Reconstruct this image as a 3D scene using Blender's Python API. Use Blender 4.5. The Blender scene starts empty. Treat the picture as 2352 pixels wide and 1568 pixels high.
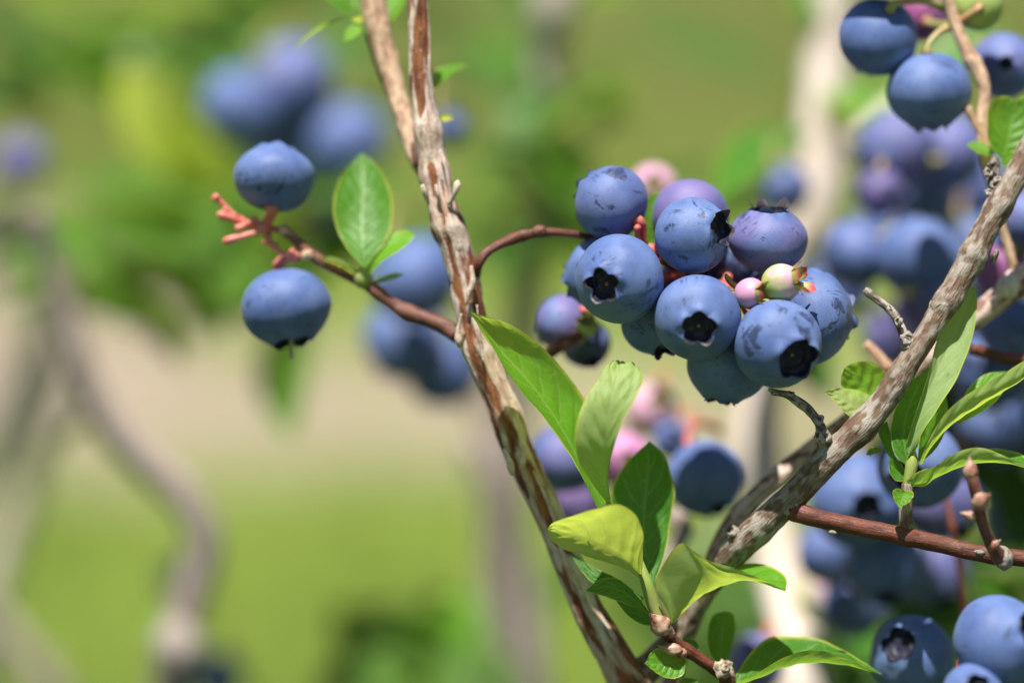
import bpy, math, random
import numpy as np
from mathutils import Vector, Matrix, noise

random.seed(7); rng = np.random.default_rng(7)
scene = bpy.context.scene
COL = scene.collection

# ------------------------------------------------------------------ camera, sky, sun, exposure
PITCH = math.radians(14.0)
D = 0.4556                       # metres to the plane of the sharp cluster
KPX = 0.164 / 2352.0             # metres per layout unit on that plane
CAM = Vector((0, 0, 0.85))
RIGHT = Vector((1, 0, 0))
UP = Vector((0, math.sin(PITCH), math.cos(PITCH)))
FWD = Vector((0, math.cos(PITCH), -math.sin(PITCH)))

cd = bpy.data.cameras.new('camera'); cam = bpy.data.objects.new('camera', cd); COL.objects.link(cam)
cam.location = CAM; cam.rotation_euler = (math.pi / 2 - PITCH, 0, 0)
cd.sensor_width = 36.0; cd.lens = 36.0 * D / 0.164
cd.clip_start = 0.02; cd.clip_end = 2000.0
cd.dof.use_dof = True; cd.dof.focus_distance = D - 0.003
cd.dof.aperture_fstop = cd.lens / 24.0
scene.camera = cam

SUN = (RIGHT * -0.12 + UP * 0.90 - FWD * 0.42).normalized()
w = bpy.data.worlds.new('World'); scene.world = w; w.use_nodes = True
wn = w.node_tree.nodes; wl = w.node_tree.links
sky = wn.new('ShaderNodeTexSky'); sky.sky_type = 'NISHITA'; sky.sun_disc = False
sky.sun_elevation = math.asin(SUN.z); sky.sun_rotation = math.atan2(SUN.x, SUN.y)
sky.air_density = 1.0; sky.dust_density = 1.0; sky.ozone_density = 1.0
wn['Background'].inputs[1].default_value = 0.05
wl.new(sky.outputs[0], wn['Background'].inputs[0])
sd = bpy.data.lights.new('sun', 'SUN'); sun = bpy.data.objects.new('sun', sd); COL.objects.link(sun)
sd.energy = 5.0; sd.angle = math.radians(0.55); sd.color = (1.0, 0.955, 0.89)
sun.rotation_euler = (-SUN).to_track_quat('-Z', 'Y').to_euler(); sun.location = (0, -1, 3)
scene.view_settings.view_transform = 'Standard'; scene.view_settings.look = 'None'
scene.view_settings.gamma = 1.0; scene.view_settings.exposure = 0.75
scene.cycles.use_denoising = True
scene.cycles.max_bounces = 5; scene.cycles.diffuse_bounces = 2; scene.cycles.transmission_bounces = 4; scene.cycles.use_adaptive_sampling = True; scene.cycles.adaptive_threshold = 0.015

# ------------------------------------------------------------------ small helpers
def depth(off):                  # layout depth -> millimetres behind the sharp plane
    return float(np.interp(off, [-50, 13, 20, 26, 35, 60, 120, 230, 400], [-50, 12, 15, 19, 32, 75, 165, 235, 450]))
def at(px, py, off=0.0):
    d = D + depth(off) * 0.001
    s = KPX * d / D
    return CAM + RIGHT * ((px - 1176) * s) + UP * ((784 - py) * s) + FWD * d
def cdir(x, y, z):               # right, up, towards the viewer
    return (RIGHT * x + UP * y - FWD * z).normalized()
def sz(n, off=0.0): return n * KPX * (D + depth(off) * 0.001) / D
def sstep(a, b, x):
    t = np.clip((np.asarray(x) - a) / (b - a), 0, 1); return t * t * (3 - 2 * t)

class NT:
    def __init__(s, name):
        s.m = bpy.data.materials.new(name); s.m.use_nodes = True
        s.t = s.m.node_tree; s.n = s.t.nodes; s.out = s.n['Material Output']; s.p = s.n['Principled BSDF']
    def add(s, t, props=None, **inp):
        n = s.n.new(t)
        for k, v in (props or {}).items(): setattr(n, k, v)
        for k, v in inp.items():
            key = int(k[1:]) if k[0] == 'i' and k[1:].isdigit() else k
            s.put(n.inputs[key], v)
        return n
    def put(s, sock, v):
        if isinstance(v, bpy.types.Node): v = v.outputs[0]
        if isinstance(v, bpy.types.NodeSocket): s.t.links.new(v, sock)
        else:
            if hasattr(sock.default_value, '__len__') and hasattr(v, '__len__') and len(v) == 3 and len(sock.default_value) == 4: v = (*v, 1)
            sock.default_value = v
    def math(s, op, a, b=None, c=None, clamp=False):
        n = s.add('ShaderNodeMath', {'operation': op, 'use_clamp': clamp}); s.put(n.inputs[0], a)
        if b is not None: s.put(n.inputs[1], b)
        if c is not None: s.put(n.inputs[2], c)
        return n.outputs[0]
    def vmath(s, op, a, b=None):
        n = s.add('ShaderNodeVectorMath', {'operation': op}); s.put(n.inputs[0], a)
        if b is not None:
            if op == 'SCALE': s.put(n.inputs[3], b)
            else: s.put(n.inputs[1], b)
        return n.outputs[0]
    def mix(s, f, a, b, mode='MIX'):
        n = s.add('ShaderNodeMix', {'data_type': 'RGBA', 'blend_type': mode}); s.put(n.inputs[0], f); s.put(n.inputs[6], a); s.put(n.inputs[7], b)
        return n.outputs[2]
    def step(s, x, a, b):        # smooth 0..1 between a and b
        n = s.add('ShaderNodeMapRange', {'interpolation_type': 'SMOOTHSTEP'}); s.put(n.inputs[0], x); s.put(n.inputs[1], a); s.put(n.inputs[2], b)
        return n.outputs[0]
    def noise(s, v, scale, detail=3, rough=.55, dist=0.0):
        n = s.add('ShaderNodeTexNoise'); s.put(n.inputs['Vector'], v); s.put(n.inputs['Scale'], scale); s.put(n.inputs['Detail'], detail)
        s.put(n.inputs['Roughness'], rough); s.put(n.inputs['Distortion'], dist)
        return n.outputs[0]
    def bump(s, h, strength, dist):
        n = s.add('ShaderNodeBump'); s.put(n.inputs['Strength'], strength); s.put(n.inputs['Distance'], dist); s.put(n.inputs['Height'], h)
        return n.outputs[0]
    def set(s, **k):
        for a, b in k.items(): s.put(s.p.inputs[a.replace('_', ' ')], b)

# ------------------------------------------------------------------ materials
def mat_berry():
    T = NT('blueberry_skin')
    co = T.add('ShaderNodeTexCoord').outputs['Object']
    oi = T.add('ShaderNodeObjectInfo')
    rnd = oi.outputs['Random']; oc = T.add('ShaderNodeSeparateColor', i0=oi.outputs['Color'])
    purple, wear = oc.outputs[0], oc.outputs[1]
    v = T.vmath('SCALE', co, 143.0)
    off = T.add('ShaderNodeCombineXYZ', i0=T.math('MULTIPLY', rnd, 53.0), i1=T.math('MULTIPLY', rnd, -31.0), i2=T.math('MULTIPLY', rnd, 17.0))
    v2 = T.vmath('ADD', v, off)
    big = T.noise(v2, 1.0, 2); mid = T.noise(v2, 1.75, 5, .6, .7); fine = T.noise(v2, 26, 4, .65); mic = T.noise(v2, 85, 2)
    rot = T.add('ShaderNodeMapping', Rotation=(.6, .9, .3), Scale=(2.2, 2.6, 17)); T.put(rot.inputs[0], v2)
    streak = T.noise(rot, 1.0, 3, .6, .4)
    rot2 = T.add('ShaderNodeMapping', Rotation=(1.9, .2, 1.1), Scale=(3, 22, 2.4)); T.put(rot2.inputs[0], v2)
    streak2 = T.noise(rot2, 1.0, 2, .5, .2)
    thr = T.math('SUBTRACT', .70, T.math('MULTIPLY', wear, .23))
    blob = T.step(mid, thr, T.math('ADD', thr, .07))
    wm = T.math('MULTIPLY', blob, T.step(T.math('ADD', streak, T.math('MULTIPLY', fine, .35)), .44, .68))
    zone = T.step(T.noise(v2, 1.7, 2), T.math('SUBTRACT', .62, T.math('MULTIPLY', wear, .16)), .64)
    sc = T.math('MULTIPLY', zone, T.step(streak2, .53, .62))
    sc = T.math('MULTIPLY', sc, T.step(fine, .38, .52))
    spk = T.math('MULTIPLY', T.step(T.noise(v2, 9, 3), .60, .67), T.math('MULTIPLY', wear, .22))
    worn = T.math('MAXIMUM', T.math('MAXIMUM', wm, sc), spk, clamp=True)
    base = T.mix(T.step(big, .3, .7), (.080, .132, .325), (.138, .205, .415))
    base = T.mix(T.math('MULTIPLY', T.step(fine, .38, .68), .45), base, (.062, .105, .275))
    base = T.mix(T.math('MULTIPLY', T.step(mic, .56, .70), .40), base, (.26, .34, .55))
    pm = T.math('MULTIPLY', T.step(T.math('ADD', T.noise(v2, .9, 1), T.math('MULTIPLY', purple, .25)), .42, .68), purple, clamp=True)
    base = T.mix(pm, base, (.20, .115, .29))
    base = T.mix(T.math('MULTIPLY', T.step(purple, .75, 1.0), .9), base, (.33, .065, .19))
    thin = T.math('MULTIPLY', T.step(T.noise(v2, 1.3, 4, .6), .48, .68), .40)
    base = T.mix(thin, base, (.050, .078, .20))
    base = T.mix(T.math('MULTIPLY', T.math('MULTIPLY', worn, T.step(fine, .22, .5)), .85), base, (.020, .024, .058))
    h = T.math('ADD', T.math('MULTIPLY', fine, .5), T.math('MULTIPLY', mic, .35))
    h = T.math('SUBTRACT', h, T.math('MULTIPLY', worn, .5))
    T.set(Base_Color=base, Roughness=T.math('SUBTRACT', .50, T.math('MULTIPLY', worn, .2)), Normal=T.bump(h, .5, .00018))
    T.put(T.p.inputs['Specular IOR Level'], .34)
    T.put(T.p.inputs['Sheen Weight'], .07); T.put(T.p.inputs['Sheen Roughness'], .45); T.put(T.p.inputs['Sheen Tint'], (.55, .68, 1, 1))
    return T.m
def mat_cup():
    T = NT('calyx_cup_dark')
    co = T.vmath('SCALE', T.add('ShaderNodeTexCoord').outputs['Object'], 143)
    n = T.noise(co, 6, 4)
    T.set(Base_Color=T.mix(T.step(n, .4, .75), (.014, .016, .034), (.055, .052, .080)), Roughness=.38, Normal=T.bump(n, .5, .0003)); T.put(T.p.inputs['Specular IOR Level'], .14); return T.m
def mat_lobe():
    T = NT('calyx_lobe')
    co = T.vmath('SCALE', T.add('ShaderNodeTexCoord').outputs['Object'], 143)
    uv = T.add('ShaderNodeSeparateXYZ', i0=T.add('ShaderNodeUVMap').outputs[0])
    n = T.noise(co, 5, 4, .65)
    out = T.mix(T.step(T.math('ADD', uv.outputs[1], T.math('MULTIPLY', n, .5)), .75, 1.2), (.08, .125, .27), (.24, .165, .10))
    ins = T.mix(n, (.012, .012, .022), (.09, .07, .06))
    bf = T.add('ShaderNodeNewGeometry').outputs['Backfacing']
    T.set(Base_Color=T.mix(bf, out, ins), Roughness=.5, Normal=T.bump(n, .4, .0003)); return T.m
def mat_unripe():
    T = NT('unripe_skin')
    co = T.vmath('SCALE', T.add('ShaderNodeTexCoord').outputs['Object'], 230)
    oi = T.add('ShaderNodeObjectInfo'); oc = T.add('ShaderNodeSeparateColor', i0=oi.outputs['Color'])
    z = T.add('ShaderNodeSeparateXYZ', i0=co).outputs[2]
    n = T.noise(T.vmath('ADD', co, oi.outputs['Location']), 1.6, 3); f = T.noise(co, 22, 3)
    k = T.step(T.math('ADD', T.math('MULTIPLY', z, .36), T.math('ADD', n, T.math('SUBTRACT', oc.outputs[0], .5))), .45, .85)
    c = T.mix(k, (.35, .45, .12), (.70, .50, .50)); c = T.mix(T.math('MULTIPLY', oc.outputs[1], k), c, (.52, .20, .42))
    c = T.mix(T.math('MULTIPLY', T.step(f, .5, .7), .25), c, (.55, .52, .42))
    T.set(Base_Color=c, Roughness=.42, Normal=T.bump(f, .2, .0001)); T.put(T.p.inputs['Subsurface Weight'], .25)
    T.put(T.p.inputs['Subsurface Radius'], (.0015, .001, .0005)); T.put(T.p.inputs['Subsurface Scale'], 1.0); return T.m
def mat_sepal():
    T = NT('unripe_calyx')
    uv = T.add('ShaderNodeSeparateXYZ', i0=T.add('ShaderNodeUVMap').outputs[0])
    co = T.vmath('SCALE', T.add('ShaderNodeTexCoord').outputs['Object'], 230)
    e = T.math('ADD', uv.outputs[1], T.math('MULTIPLY', T.noise(co, 3, 3), .5))
    c = T.mix(T.step(e, .55, 1.05), (.42, .40, .10), (.58, .08, .09))
    T.set(Base_Color=c, Roughness=.45)
    tr = T.add('ShaderNodeBsdfTranslucent', Color=c)
    mx = T.add('ShaderNodeMixShader', i0=.3, i1=T.p.outputs[0], i2=tr.outputs[0]); T.t.links.new(mx.outputs[0], T.out.inputs[0]); return T.m
def mat_leaf(name='leaf_blade', darken=0., oc2=((.028, .058, .020), (.045, .075, .028)), otr=(.06, .13, .012)):
    T = NT(name)
    uv = T.add('ShaderNodeSeparateXYZ', i0=T.add('ShaderNodeUVMap').outputs[0])
    t, s = uv.outputs[0], T.math('SUBTRACT', T.math('MULTIPLY', uv.outputs[1], 2), 1)
    oi = T.add('ShaderNodeObjectInfo'); oc = T.add('ShaderNodeSeparateColor', i0=oi.outputs['Color'])
    young, nv, gloss = oc.outputs[0], T.math('MULTIPLY', oc.outputs[1], 10), oc.outputs[2]
    a = T.math('ABSOLUTE', s)
    seed = T.math('MULTIPLY', oi.outputs['Random'], 40)
    co = T.add('ShaderNodeCombineXYZ', i0=T.math('MULTIPLY', t, 2.6), i1=s, i2=seed)
    wob = T.noise(co, 3.0, 2)
    ph = T.math('ADD', T.math('MULTIPLY', T.math('SUBTRACT', t, T.math('MULTIPLY', T.math('POWER', a, 1.35), .24)), nv), T.math('MULTIPLY', wob, .45))
    ph = T.math('ADD', ph, T.math('MULTIPLY', T.math('GREATER_THAN', s, 0), .43))
    dl = T.math('ABSOLUTE', T.math('SUBTRACT', T.math('FRACT', ph), .5))
    vl = T.math('MULTIPLY', T.math('SUBTRACT', 1, T.step(dl, .0, .07)), T.math('SUBTRACT', 1, T.step(a, .70, 1.0)))
    vm = T.math('SUBTRACT', 1, T.step(a, .01, .07))
    vd = T.add('ShaderNodeTexVoronoi', {'feature': 'DISTANCE_TO_EDGE'}, Vector=T.add('ShaderNodeVectorMath', {'operation': 'ADD'}, i0=co.outputs[0], i1=T.vmath('SCALE', T.add('ShaderNodeTexNoise', Vector=co.outputs[0], Scale=5.0).outputs[1], .12)).outputs[0], Scale=5.5)
    vr = T.math('SUBTRACT', 1, T.step(vd.outputs[0], .0, .06))
    vr = T.math('MULTIPLY', vr, .48)
    vein = T.math('MAXIMUM', T.math('MAXIMUM', vl, vm), vr, clamp=True)
    big = T.noise(co, 1.3, 3); fine = T.noise(co, 18, 4, .65)
    spot = T.step(T.noise(co, 7, 2), .70, .73)
    top = T.mix(T.step(big, .3, .7), (.030, .15, .020), (.055, .22, .018)); top = T.mix(young, top, (.17, .50, .012))
    und = T.mix(T.step(big, .3, .7), (.26, .38, .15), (.33, .46, .19)); und = T.mix(young, und, (.44, .56, .17))
    bf = T.add('ShaderNodeNewGeometry').outputs['Backfacing']
    c = T.mix(bf, top, und)
    c = T.mix(T.math('MULTIPLY', vein, .6), c, T.mix(bf, (.32, .55, .12), (.52, .62, .26)))
    c = T.mix(T.math('MULTIPLY', T.step(fine, .45, .75), .15), c, (.06, .14, .012))
    edge = T.step(a, .91, .97)
    c = T.mix(T.math('MULTIPLY', edge, .85), c, (.55, .58, .09))
    c = T.mix(T.math('MULTIPLY', spot, .55), c, (.13, .085, .025))
    quilt = T.math('MULTIPLY', T.step(dl, .0, .35), T.step(a, .0, .25))
    h = T.math('ADD', T.math('MULTIPLY', quilt, .8), T.math('ADD', T.math('MULTIPLY', T.step(vd.outputs[0], 0, .16), T.math('MULTIPLY', gloss, .35)), T.math('MULTIPLY', fine, .12)))
    h = T.math('MULTIPLY', h, T.math('SUBTRACT', 1, T.math('MULTIPLY', bf, 1.7)))
    nb = T.bump(h, .35, .00035)
    rough = T.math('ADD', T.math('SUBTRACT', .50, T.math('MULTIPLY', gloss, .16)), T.math('MULTIPLY', bf, .12))
    if darken: c = T.mix(darken, c, T.mix(T.noise(co, 2, 2), *oc2))
    T.set(Base_Color=c, Roughness=rough, Normal=nb); T.put(T.p.inputs['Specular IOR Level'], .42)
    tc = T.mix(young, (.16, .42, .020), (.84, .94, .13)); tc = T.mix(T.math('MULTIPLY', vein, .35), tc, (.38, .44, .10)); tc = T.mix(T.math('MULTIPLY', edge, .5), tc, (.6, .6, .08))
    if darken: tc = T.mix(darken, tc, otr)
    tr = T.add('ShaderNodeBsdfTranslucent', Color=tc, Normal=nb)
    mx = T.add('ShaderNodeMixShader', i0=.52, i1=T.p.outputs[0], i2=tr.outputs[0]); T.t.links.new(mx.outputs[0], T.out.inputs[0]); return T.m
def mat_plain(name, c1, c2, scale=400, rough=.5, bump=.3, sss=0):
    T = NT(name); co = T.add('ShaderNodeTexCoord').outputs['Object']; n = T.noise(co, scale, 4, .6)
    T.set(Base_Color=T.mix(T.step(n, .35, .65), c1, c2), Roughness=rough, Normal=T.bump(n, bump, .0003))
    if sss: T.put(T.p.inputs['Subsurface Weight'], sss); T.put(T.p.inputs['Subsurface Radius'], (.001, .0006, .0003)); T.put(T.p.inputs['Subsurface Scale'], 1.0)
    return T.m
def mat_bark(name, outer, outer2, inner, inner2, speck, rough=.72, bump=.8):
    """outer / inner are chosen by the vertex attribute 'peel' (raised flakes against bare wood)."""
    T = NT(name)
    co = T.add('ShaderNodeAttribute', {'attribute_name': 'bark_co'}).outputs['Vector']
    pl = T.add('ShaderNodeAttribute', {'attribute_name': 'peel'}).outputs['Fac']
    mp = T.add('ShaderNodeMapping', Scale=(1, 1, .28)); T.put(mp.inputs[0], co)
    n1 = T.noise(mp, 700, 4, .6); n2 = T.noise(co, 260, 3); n3 = T.noise(co, 1900, 3, .6)
    mp2 = T.add('ShaderNodeMapping', Scale=(1, 1, .10)); T.put(mp2.inputs[0], co); n4 = T.noise(mp2, 1500, 3)
    a = T.mix(T.step(n2, .35, .65), outer, outer2); a = T.mix(T.math('MULTIPLY', T.step(n4, .52, .7), .5), a, inner)
    b = T.mix(T.step(n1, .35, .65), inner, inner2)
    c = T.mix(T.step(T.math('ADD', pl, T.math('MULTIPLY', T.math('SUBTRACT', n1, .5), .9)), .30, .66), b, a)
    c = T.mix(T.math('MULTIPLY', T.step(n3, .62, .72), .65), c, speck)
    mp3 = T.add('ShaderNodeMapping', Scale=(1, 1, .16)); T.put(mp3.inputs[0], co); n5 = T.noise(mp3, 2600, 3, .65, .6)
    crack = T.math('SUBTRACT', 1, T.step(n5, .30, .44))
    c = T.mix(T.math('MULTIPLY', crack, .60), c, tuple(.45 * k for k in inner))
    c = T.mix(T.math('MULTIPLY', T.step(n5, .58, .72), .30), c, tuple(min(.9, 1.25 * k + .04) for k in outer2))
    h = T.math('ADD', T.math('MULTIPLY', n1, .5), T.math('ADD', T.math('MULTIPLY', n3, .3), T.math('ADD', T.math('MULTIPLY', n4, .4), T.math('MULTIPLY', n5, .9))))
    T.set(Base_Color=c, Roughness=rough, Normal=T.bump(h, bump, .0005)); T.put(T.p.inputs['Specular IOR Level'], .3); return T.m

M_BERRY, M_CUP, M_LOBE, M_UNRIPE, M_SEPAL, M_LEAF = mat_berry(), mat_cup(), mat_lobe(), mat_unripe(), mat_sepal(), mat_leaf()
M_DARK = mat_leaf('darkened_leaf_blade', .85); M_MID = mat_leaf('mid_leaf_blade', .55, ((.055, .085, .030), (.085, .115, .045)), (.12, .19, .03))  # dark copy holds shade in its colour to cut green bounce; then mid tone
M_RIB = mat_plain('leaf_midrib', (.20, .27, .07), (.27, .31, .10), 600, .5, .2, .2)
M_RIBRED = mat_plain('leaf_midrib_red', (.38, .13, .10), (.30, .24, .10), 300, .5, .2, .2)
M_SHOOT = mat_plain('green_shoot', (.24, .32, .06), (.33, .36, .11), 300, .5, .3, .2)
M_PED = mat_plain('red_pedicel', (.55, .105, .085), (.58, .21, .15), 350, .45, .3, .25)
M_PEDG = mat_plain('green_pedicel', (.30, .34, .10), (.42, .22, .12), 350, .45, .3, .2)
M_SCAR = mat_plain('style_scar', (.20, .13, .06), (.38, .27, .14), 1500, .7, .5)
M_BUD = mat_plain('bud_scale', (.24, .085, .05), (.50, .33, .24), 500, .45, .6)
M_STYLE = mat_plain('dry_style', (.42, .33, .20), (.55, .45, .30), 500, .6, .3)
M_DRY = mat_plain('dry_wood_end', (.50, .42, .30), (.16, .10, .06), 900, .75, .8)
B_PEEL = mat_bark('bark_peeling', (.50, .36, .27), (.72, .60, .51), (.13, .042, .02), (.32, .12, .045), (.26, .14, .085))
B_TAN = mat_bark('bark_tan', (.58, .39, .25), (.68, .48, .33), (.38, .22, .14), (.48, .30, .19), (.44, .29, .19))
B_GREY = mat_bark('bark_grey_brown', (.25, .20, .15), (.37, .33, .28), (.12, .07, .043), (.19, .125, .08), (.11, .07, .045))
B_RED = mat_bark('bark_red', (.16, .045, .025), (.12, .045, .025), (.085, .025, .018), (.13, .05, .025), (.34, .15, .06), .45, .45)
B_MAR = mat_bark('bark_maroon', (.17, .065, .045), (.22, .10, .07), (.10, .04, .03), (.15, .06, .04), (.30, .16, .11), .5, .45)
B_DEAD = mat_bark('bark_dead', (.33, .285, .235), (.48, .43, .37), (.10, .075, .06), (.17, .12, .09), (.06, .045, .035), .8, 1.0)
B_PINK = mat_bark('bark_pink_brown', (.62, .44, .36), (.70, .54, .46), (.19, .095, .075), (.28, .15, .12), (.42, .28, .22))
B_PALE = mat_bark('bark_pale', (.70, .59, .50), (.77, .68, .60), (.56, .45, .37), (.62, .52, .43), (.54, .44, .36))
B_DULL = mat_bark('bark_dull_brown', (.38, .31, .27), (.46, .40, .37), (.24, .18, .15), (.31, .25, .22), (.19, .15, .13))

# ------------------------------------------------------------------ mesh builders
def mesh_obj(name, verts, faces, mat, parent=None, loc=None, uv=None, attrs=None, smooth=True, mats=None, fmat=None):
    """verts are world points unless the object gets a parent or a location: they are then made local to it."""
    V = np.asarray(verts, float)
    origin = parent.matrix_world.translation if parent is not None else (Vector(loc) if loc is not None else Vector((0, 0, 0)))
    if parent is not None:
        Mi = np.array(parent.matrix_world.inverted()); L = V @ Mi[:3, :3].T + Mi[:3, 3]
    else: L = V - np.array(origin)
    me = bpy.data.meshes.new(name); me.from_pydata(L.tolist(), [], faces)
    if smooth: me.polygons.foreach_set('use_smooth', [True] * len(me.polygons))
    for m_ in (mats or [mat]): me.materials.append(m_)
    if fmat is not None: me.polygons.foreach_set('material_index', fmat)
    if uv is not None:
        lay = me.uv_layers.new(name='UVMap'); idx = np.empty(len(me.loops), int); me.loops.foreach_get('vertex_index', idx)
        lay.data.foreach_set('uv', np.asarray(uv, float)[idx].ravel())
    for k, a in (attrs or {}).items():
        a = np.asarray(a, float)
        if a.ndim == 2: me.attributes.new(k, 'FLOAT_VECTOR', 'POINT').data.foreach_set('vector', a.ravel())
        else: me.attributes.new(k, 'FLOAT', 'POINT').data.foreach_set('value', a.ravel())
    me.update()
    o = bpy.data.objects.new(name, me); COL.objects.link(o)
    if parent is not None: o.parent = parent
    else:
        o.location = origin; o.matrix_world = Matrix.Translation(origin)
    return o
def tag(o, label, cat, group=None, kind=None):
    o['label'] = label; o['category'] = cat
    if group: o['group'] = group
    if kind: o['kind'] = kind
    return o
def catmull(P, n_per=24):
    P = np.asarray(P, float)
    if len(P) == 2: return np.array([P[0] + (P[1] - P[0]) * i / n_per for i in range(n_per + 1)])
    h = np.maximum(np.linalg.norm(np.diff(P[:, :3], axis=0), axis=1) ** .5, 1e-6)      # centripetal
    d = np.diff(P, axis=0) / h[:, None]; m = np.zeros_like(P); m[0], m[-1] = d[0], d[-1]
    for i in range(1, len(P) - 1): m[i] = (d[i - 1] * h[i] + d[i] * h[i - 1]) / (h[i - 1] + h[i])
    out = []
    for i in range(len(P) - 1):
        for j in range(n_per):
            t = j / n_per; t2, t3 = t * t, t ** 3
            out.append(P[i] * (2 * t3 - 3 * t2 + 1) + m[i] * h[i] * (t3 - 2 * t2 + t) + P[i + 1] * (3 * t2 - 2 * t3) + m[i + 1] * h[i] * (t3 - t2))
    out.append(P[-1]); return np.array(out)
def resample(C, n):
    s = np.r_[0, np.cumsum(np.linalg.norm(np.diff(C[:, :3], axis=0), axis=1))]
    u = np.linspace(0, s[-1], n); return np.stack([np.interp(u, s, C[:, k]) for k in range(C.shape[1])], 1)
def grid_faces(n, m, closed=False):
    F = []
    for i in range(n - 1):
        for j in range(m if closed else m - 1):
            j2 = (j + 1) % m; F.append((i * m + j, i * m + j2, (i + 1) * m + j2, (i + 1) * m + j))
    return F
def tube_raw(C, nphi=10):
    """C: (n,4) centre + radius -> verts, faces, local bark coordinates, normals"""
    n = len(C); T = np.gradient(C[:, :3], axis=0); T /= np.linalg.norm(T, axis=1)[:, None] + 1e-12
    ref = np.array(-FWD); N = np.zeros((n, 3))          # seam kept at the far side
    v = -ref
    for i in range(n):
        v = v - T[i] * np.dot(v, T[i]); v /= np.linalg.norm(v) + 1e-12; N[i] = v
    B = np.cross(T, N); ph = np.arange(nphi) * 2 * math.pi / nphi
    nr = N[:, None, :] * np.cos(ph)[None, :, None] + B[:, None, :] * np.sin(ph)[None, :, None]
    V = C[:, None, :3] + nr * C[:, None, 3:4]
    s = np.r_[0, np.cumsum(np.linalg.norm(np.diff(C[:, :3], axis=0), axis=1))]
    bc = np.stack([C[:, None, 3] * np.cos(ph)[None], C[:, None, 3] * np.sin(ph)[None], np.repeat(s[:, None], nphi, 1)], 2)
    return V.reshape(-1, 3), grid_faces(n, nphi, True), bc.reshape(-1, 3), nr.reshape(-1, 3), s
def tube(name, pts, mat, parent=None, nphi=10, step=.0006, loc=None, rough=0.0, style=None, seed=0.0, nodes=(), attrs=True, minn=6):
    """pts: world (x,y,z,r) rows. style 'peel' lifts flakes, 'rough' gives knobbly bark."""
    C = catmull(pts, 20); L = np.linalg.norm(np.diff(C[:, :3], axis=0), axis=1).sum()
    C = resample(C, max(minn, int(L / step) + 1)); C[:, 3] = np.maximum(C[:, 3], 2e-5)
    s = np.r_[0, np.cumsum(np.linalg.norm(np.diff(C[:, :3], axis=0), axis=1))]
    for (sp, amp, wd) in nodes: C[:, 3] *= 1 + amp * np.exp(-((s - sp) / wd) ** 2)
    V, F, bc, nr, s = tube_raw(C, nphi)
    peel = np.full(len(V), .5)
    if style:
        r = np.repeat(C[:, 3], nphi); d = np.zeros(len(V))
        for i in range(len(V)):
            b = bc[i]
            if style == 'peel':
                a1 = noise.noise(Vector((b[0] * 520 + seed, b[1] * 520, b[2] * 75)))
                a2 = noise.noise(Vector((b[0] * 1100, b[1] * 1100 + seed, b[2] * 260)))
                k = a1 * .85 + a2 * .45 - .02; peel[i] = k * 1.3 + .5
                kk = min(max((k + .02) / .07, 0), 1); a3 = noise.noise(Vector((b[0] * 2600, b[1] * 2600, b[2] * 420 + seed))); d[i] = (.00022 * kk + .00006 * a2 + .00007 * a3)
            else:
                a1 = noise.noise(Vector((b[0] * 650 + seed, b[1] * 650, b[2] * 300)))
                a2 = noise.noise(Vector((b[0] * 1300, b[1] * 1300 + seed, b[2] * 800)))
                peel[i] = .5 + a1 * .42 + a2 * .42; d[i] = r[i] * (rough * (a1 * .7 + a2 * .35))
        V = V + nr * d[:, None]
    n0 = len(V); V = np.vstack([V, C[0, :3], C[-1, :3]])       # close the ends
    F = F + [(n0, (j + 1) % nphi, j) for j in range(nphi)] + [(n0 + 1, n0 - nphi + j, n0 - nphi + (j + 1) % nphi) for j in range(nphi)]
    at_ = {'bark_co': np.vstack([bc, [0, 0, 0], [0, 0, s[-1]]]), 'peel': np.r_[peel, .5, .5]} if attrs else None
    return mesh_obj(name, V, F, mat, parent, loc, attrs=at_)
def px(rows):                                            # (px, py, off, width) -> (x, y, z, r)
    return [(*at(a, b, c), sz(d, c) / 2) for a, b, c, d in rows]
def to_ground(rows, dx=0.0, dy=0.02, r=.006, n=4):
    p = np.array(rows[-1]); g = np.array((p[0] + dx, p[1] + dy, -.02, r)); out = list(rows)
    for i in range(1, n + 1): out.append(tuple(p + (g - p) * i / n))
    return out
def ball(name, c, r, mat, parent, axis=None, stretch=1.0, amp=.18, nn=14, seed=0., point=0., ridges=0, loc=None):
    a = Vector(axis or (0, 0, 1)).normalized(); q = a.to_track_quat('Z', 'Y'); V = []; n, m = nn, nn + 4
    for i in range(n):
        th = math.pi * i / (n - 1)
        for j in range(m):
            p = 2 * math.pi * j / m; v = Vector((math.sin(th) * math.cos(p), math.sin(th) * math.sin(p), math.cos(th)))
            k = 1 + amp * noise.noise(v * 2.3 + Vector((seed, 0, 0))) + amp * .5 * noise.noise(v * 6 + Vector((0, seed, 0)))
            tp_ = 1 - point * max(0, v.z) if point else 1
            if ridges: k *= 1 + .10 * (abs(math.sin(ridges * .5 * p + 3 * v.z)) - .5)
            w_ = Vector((v.x * k * tp_, v.y * k * tp_, v.z * k * stretch * (1.35 if point and v.z > 0 else 1))) * r
            V.append(Vector(c) + q @ w_)
    bc = [(v - Vector(c)) for v in V]
    return mesh_obj(name, V, grid_faces(n, m, True), mat, parent, loc, attrs={'bark_co': np.array(bc), 'peel': np.full(len(V), .6)})

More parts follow.
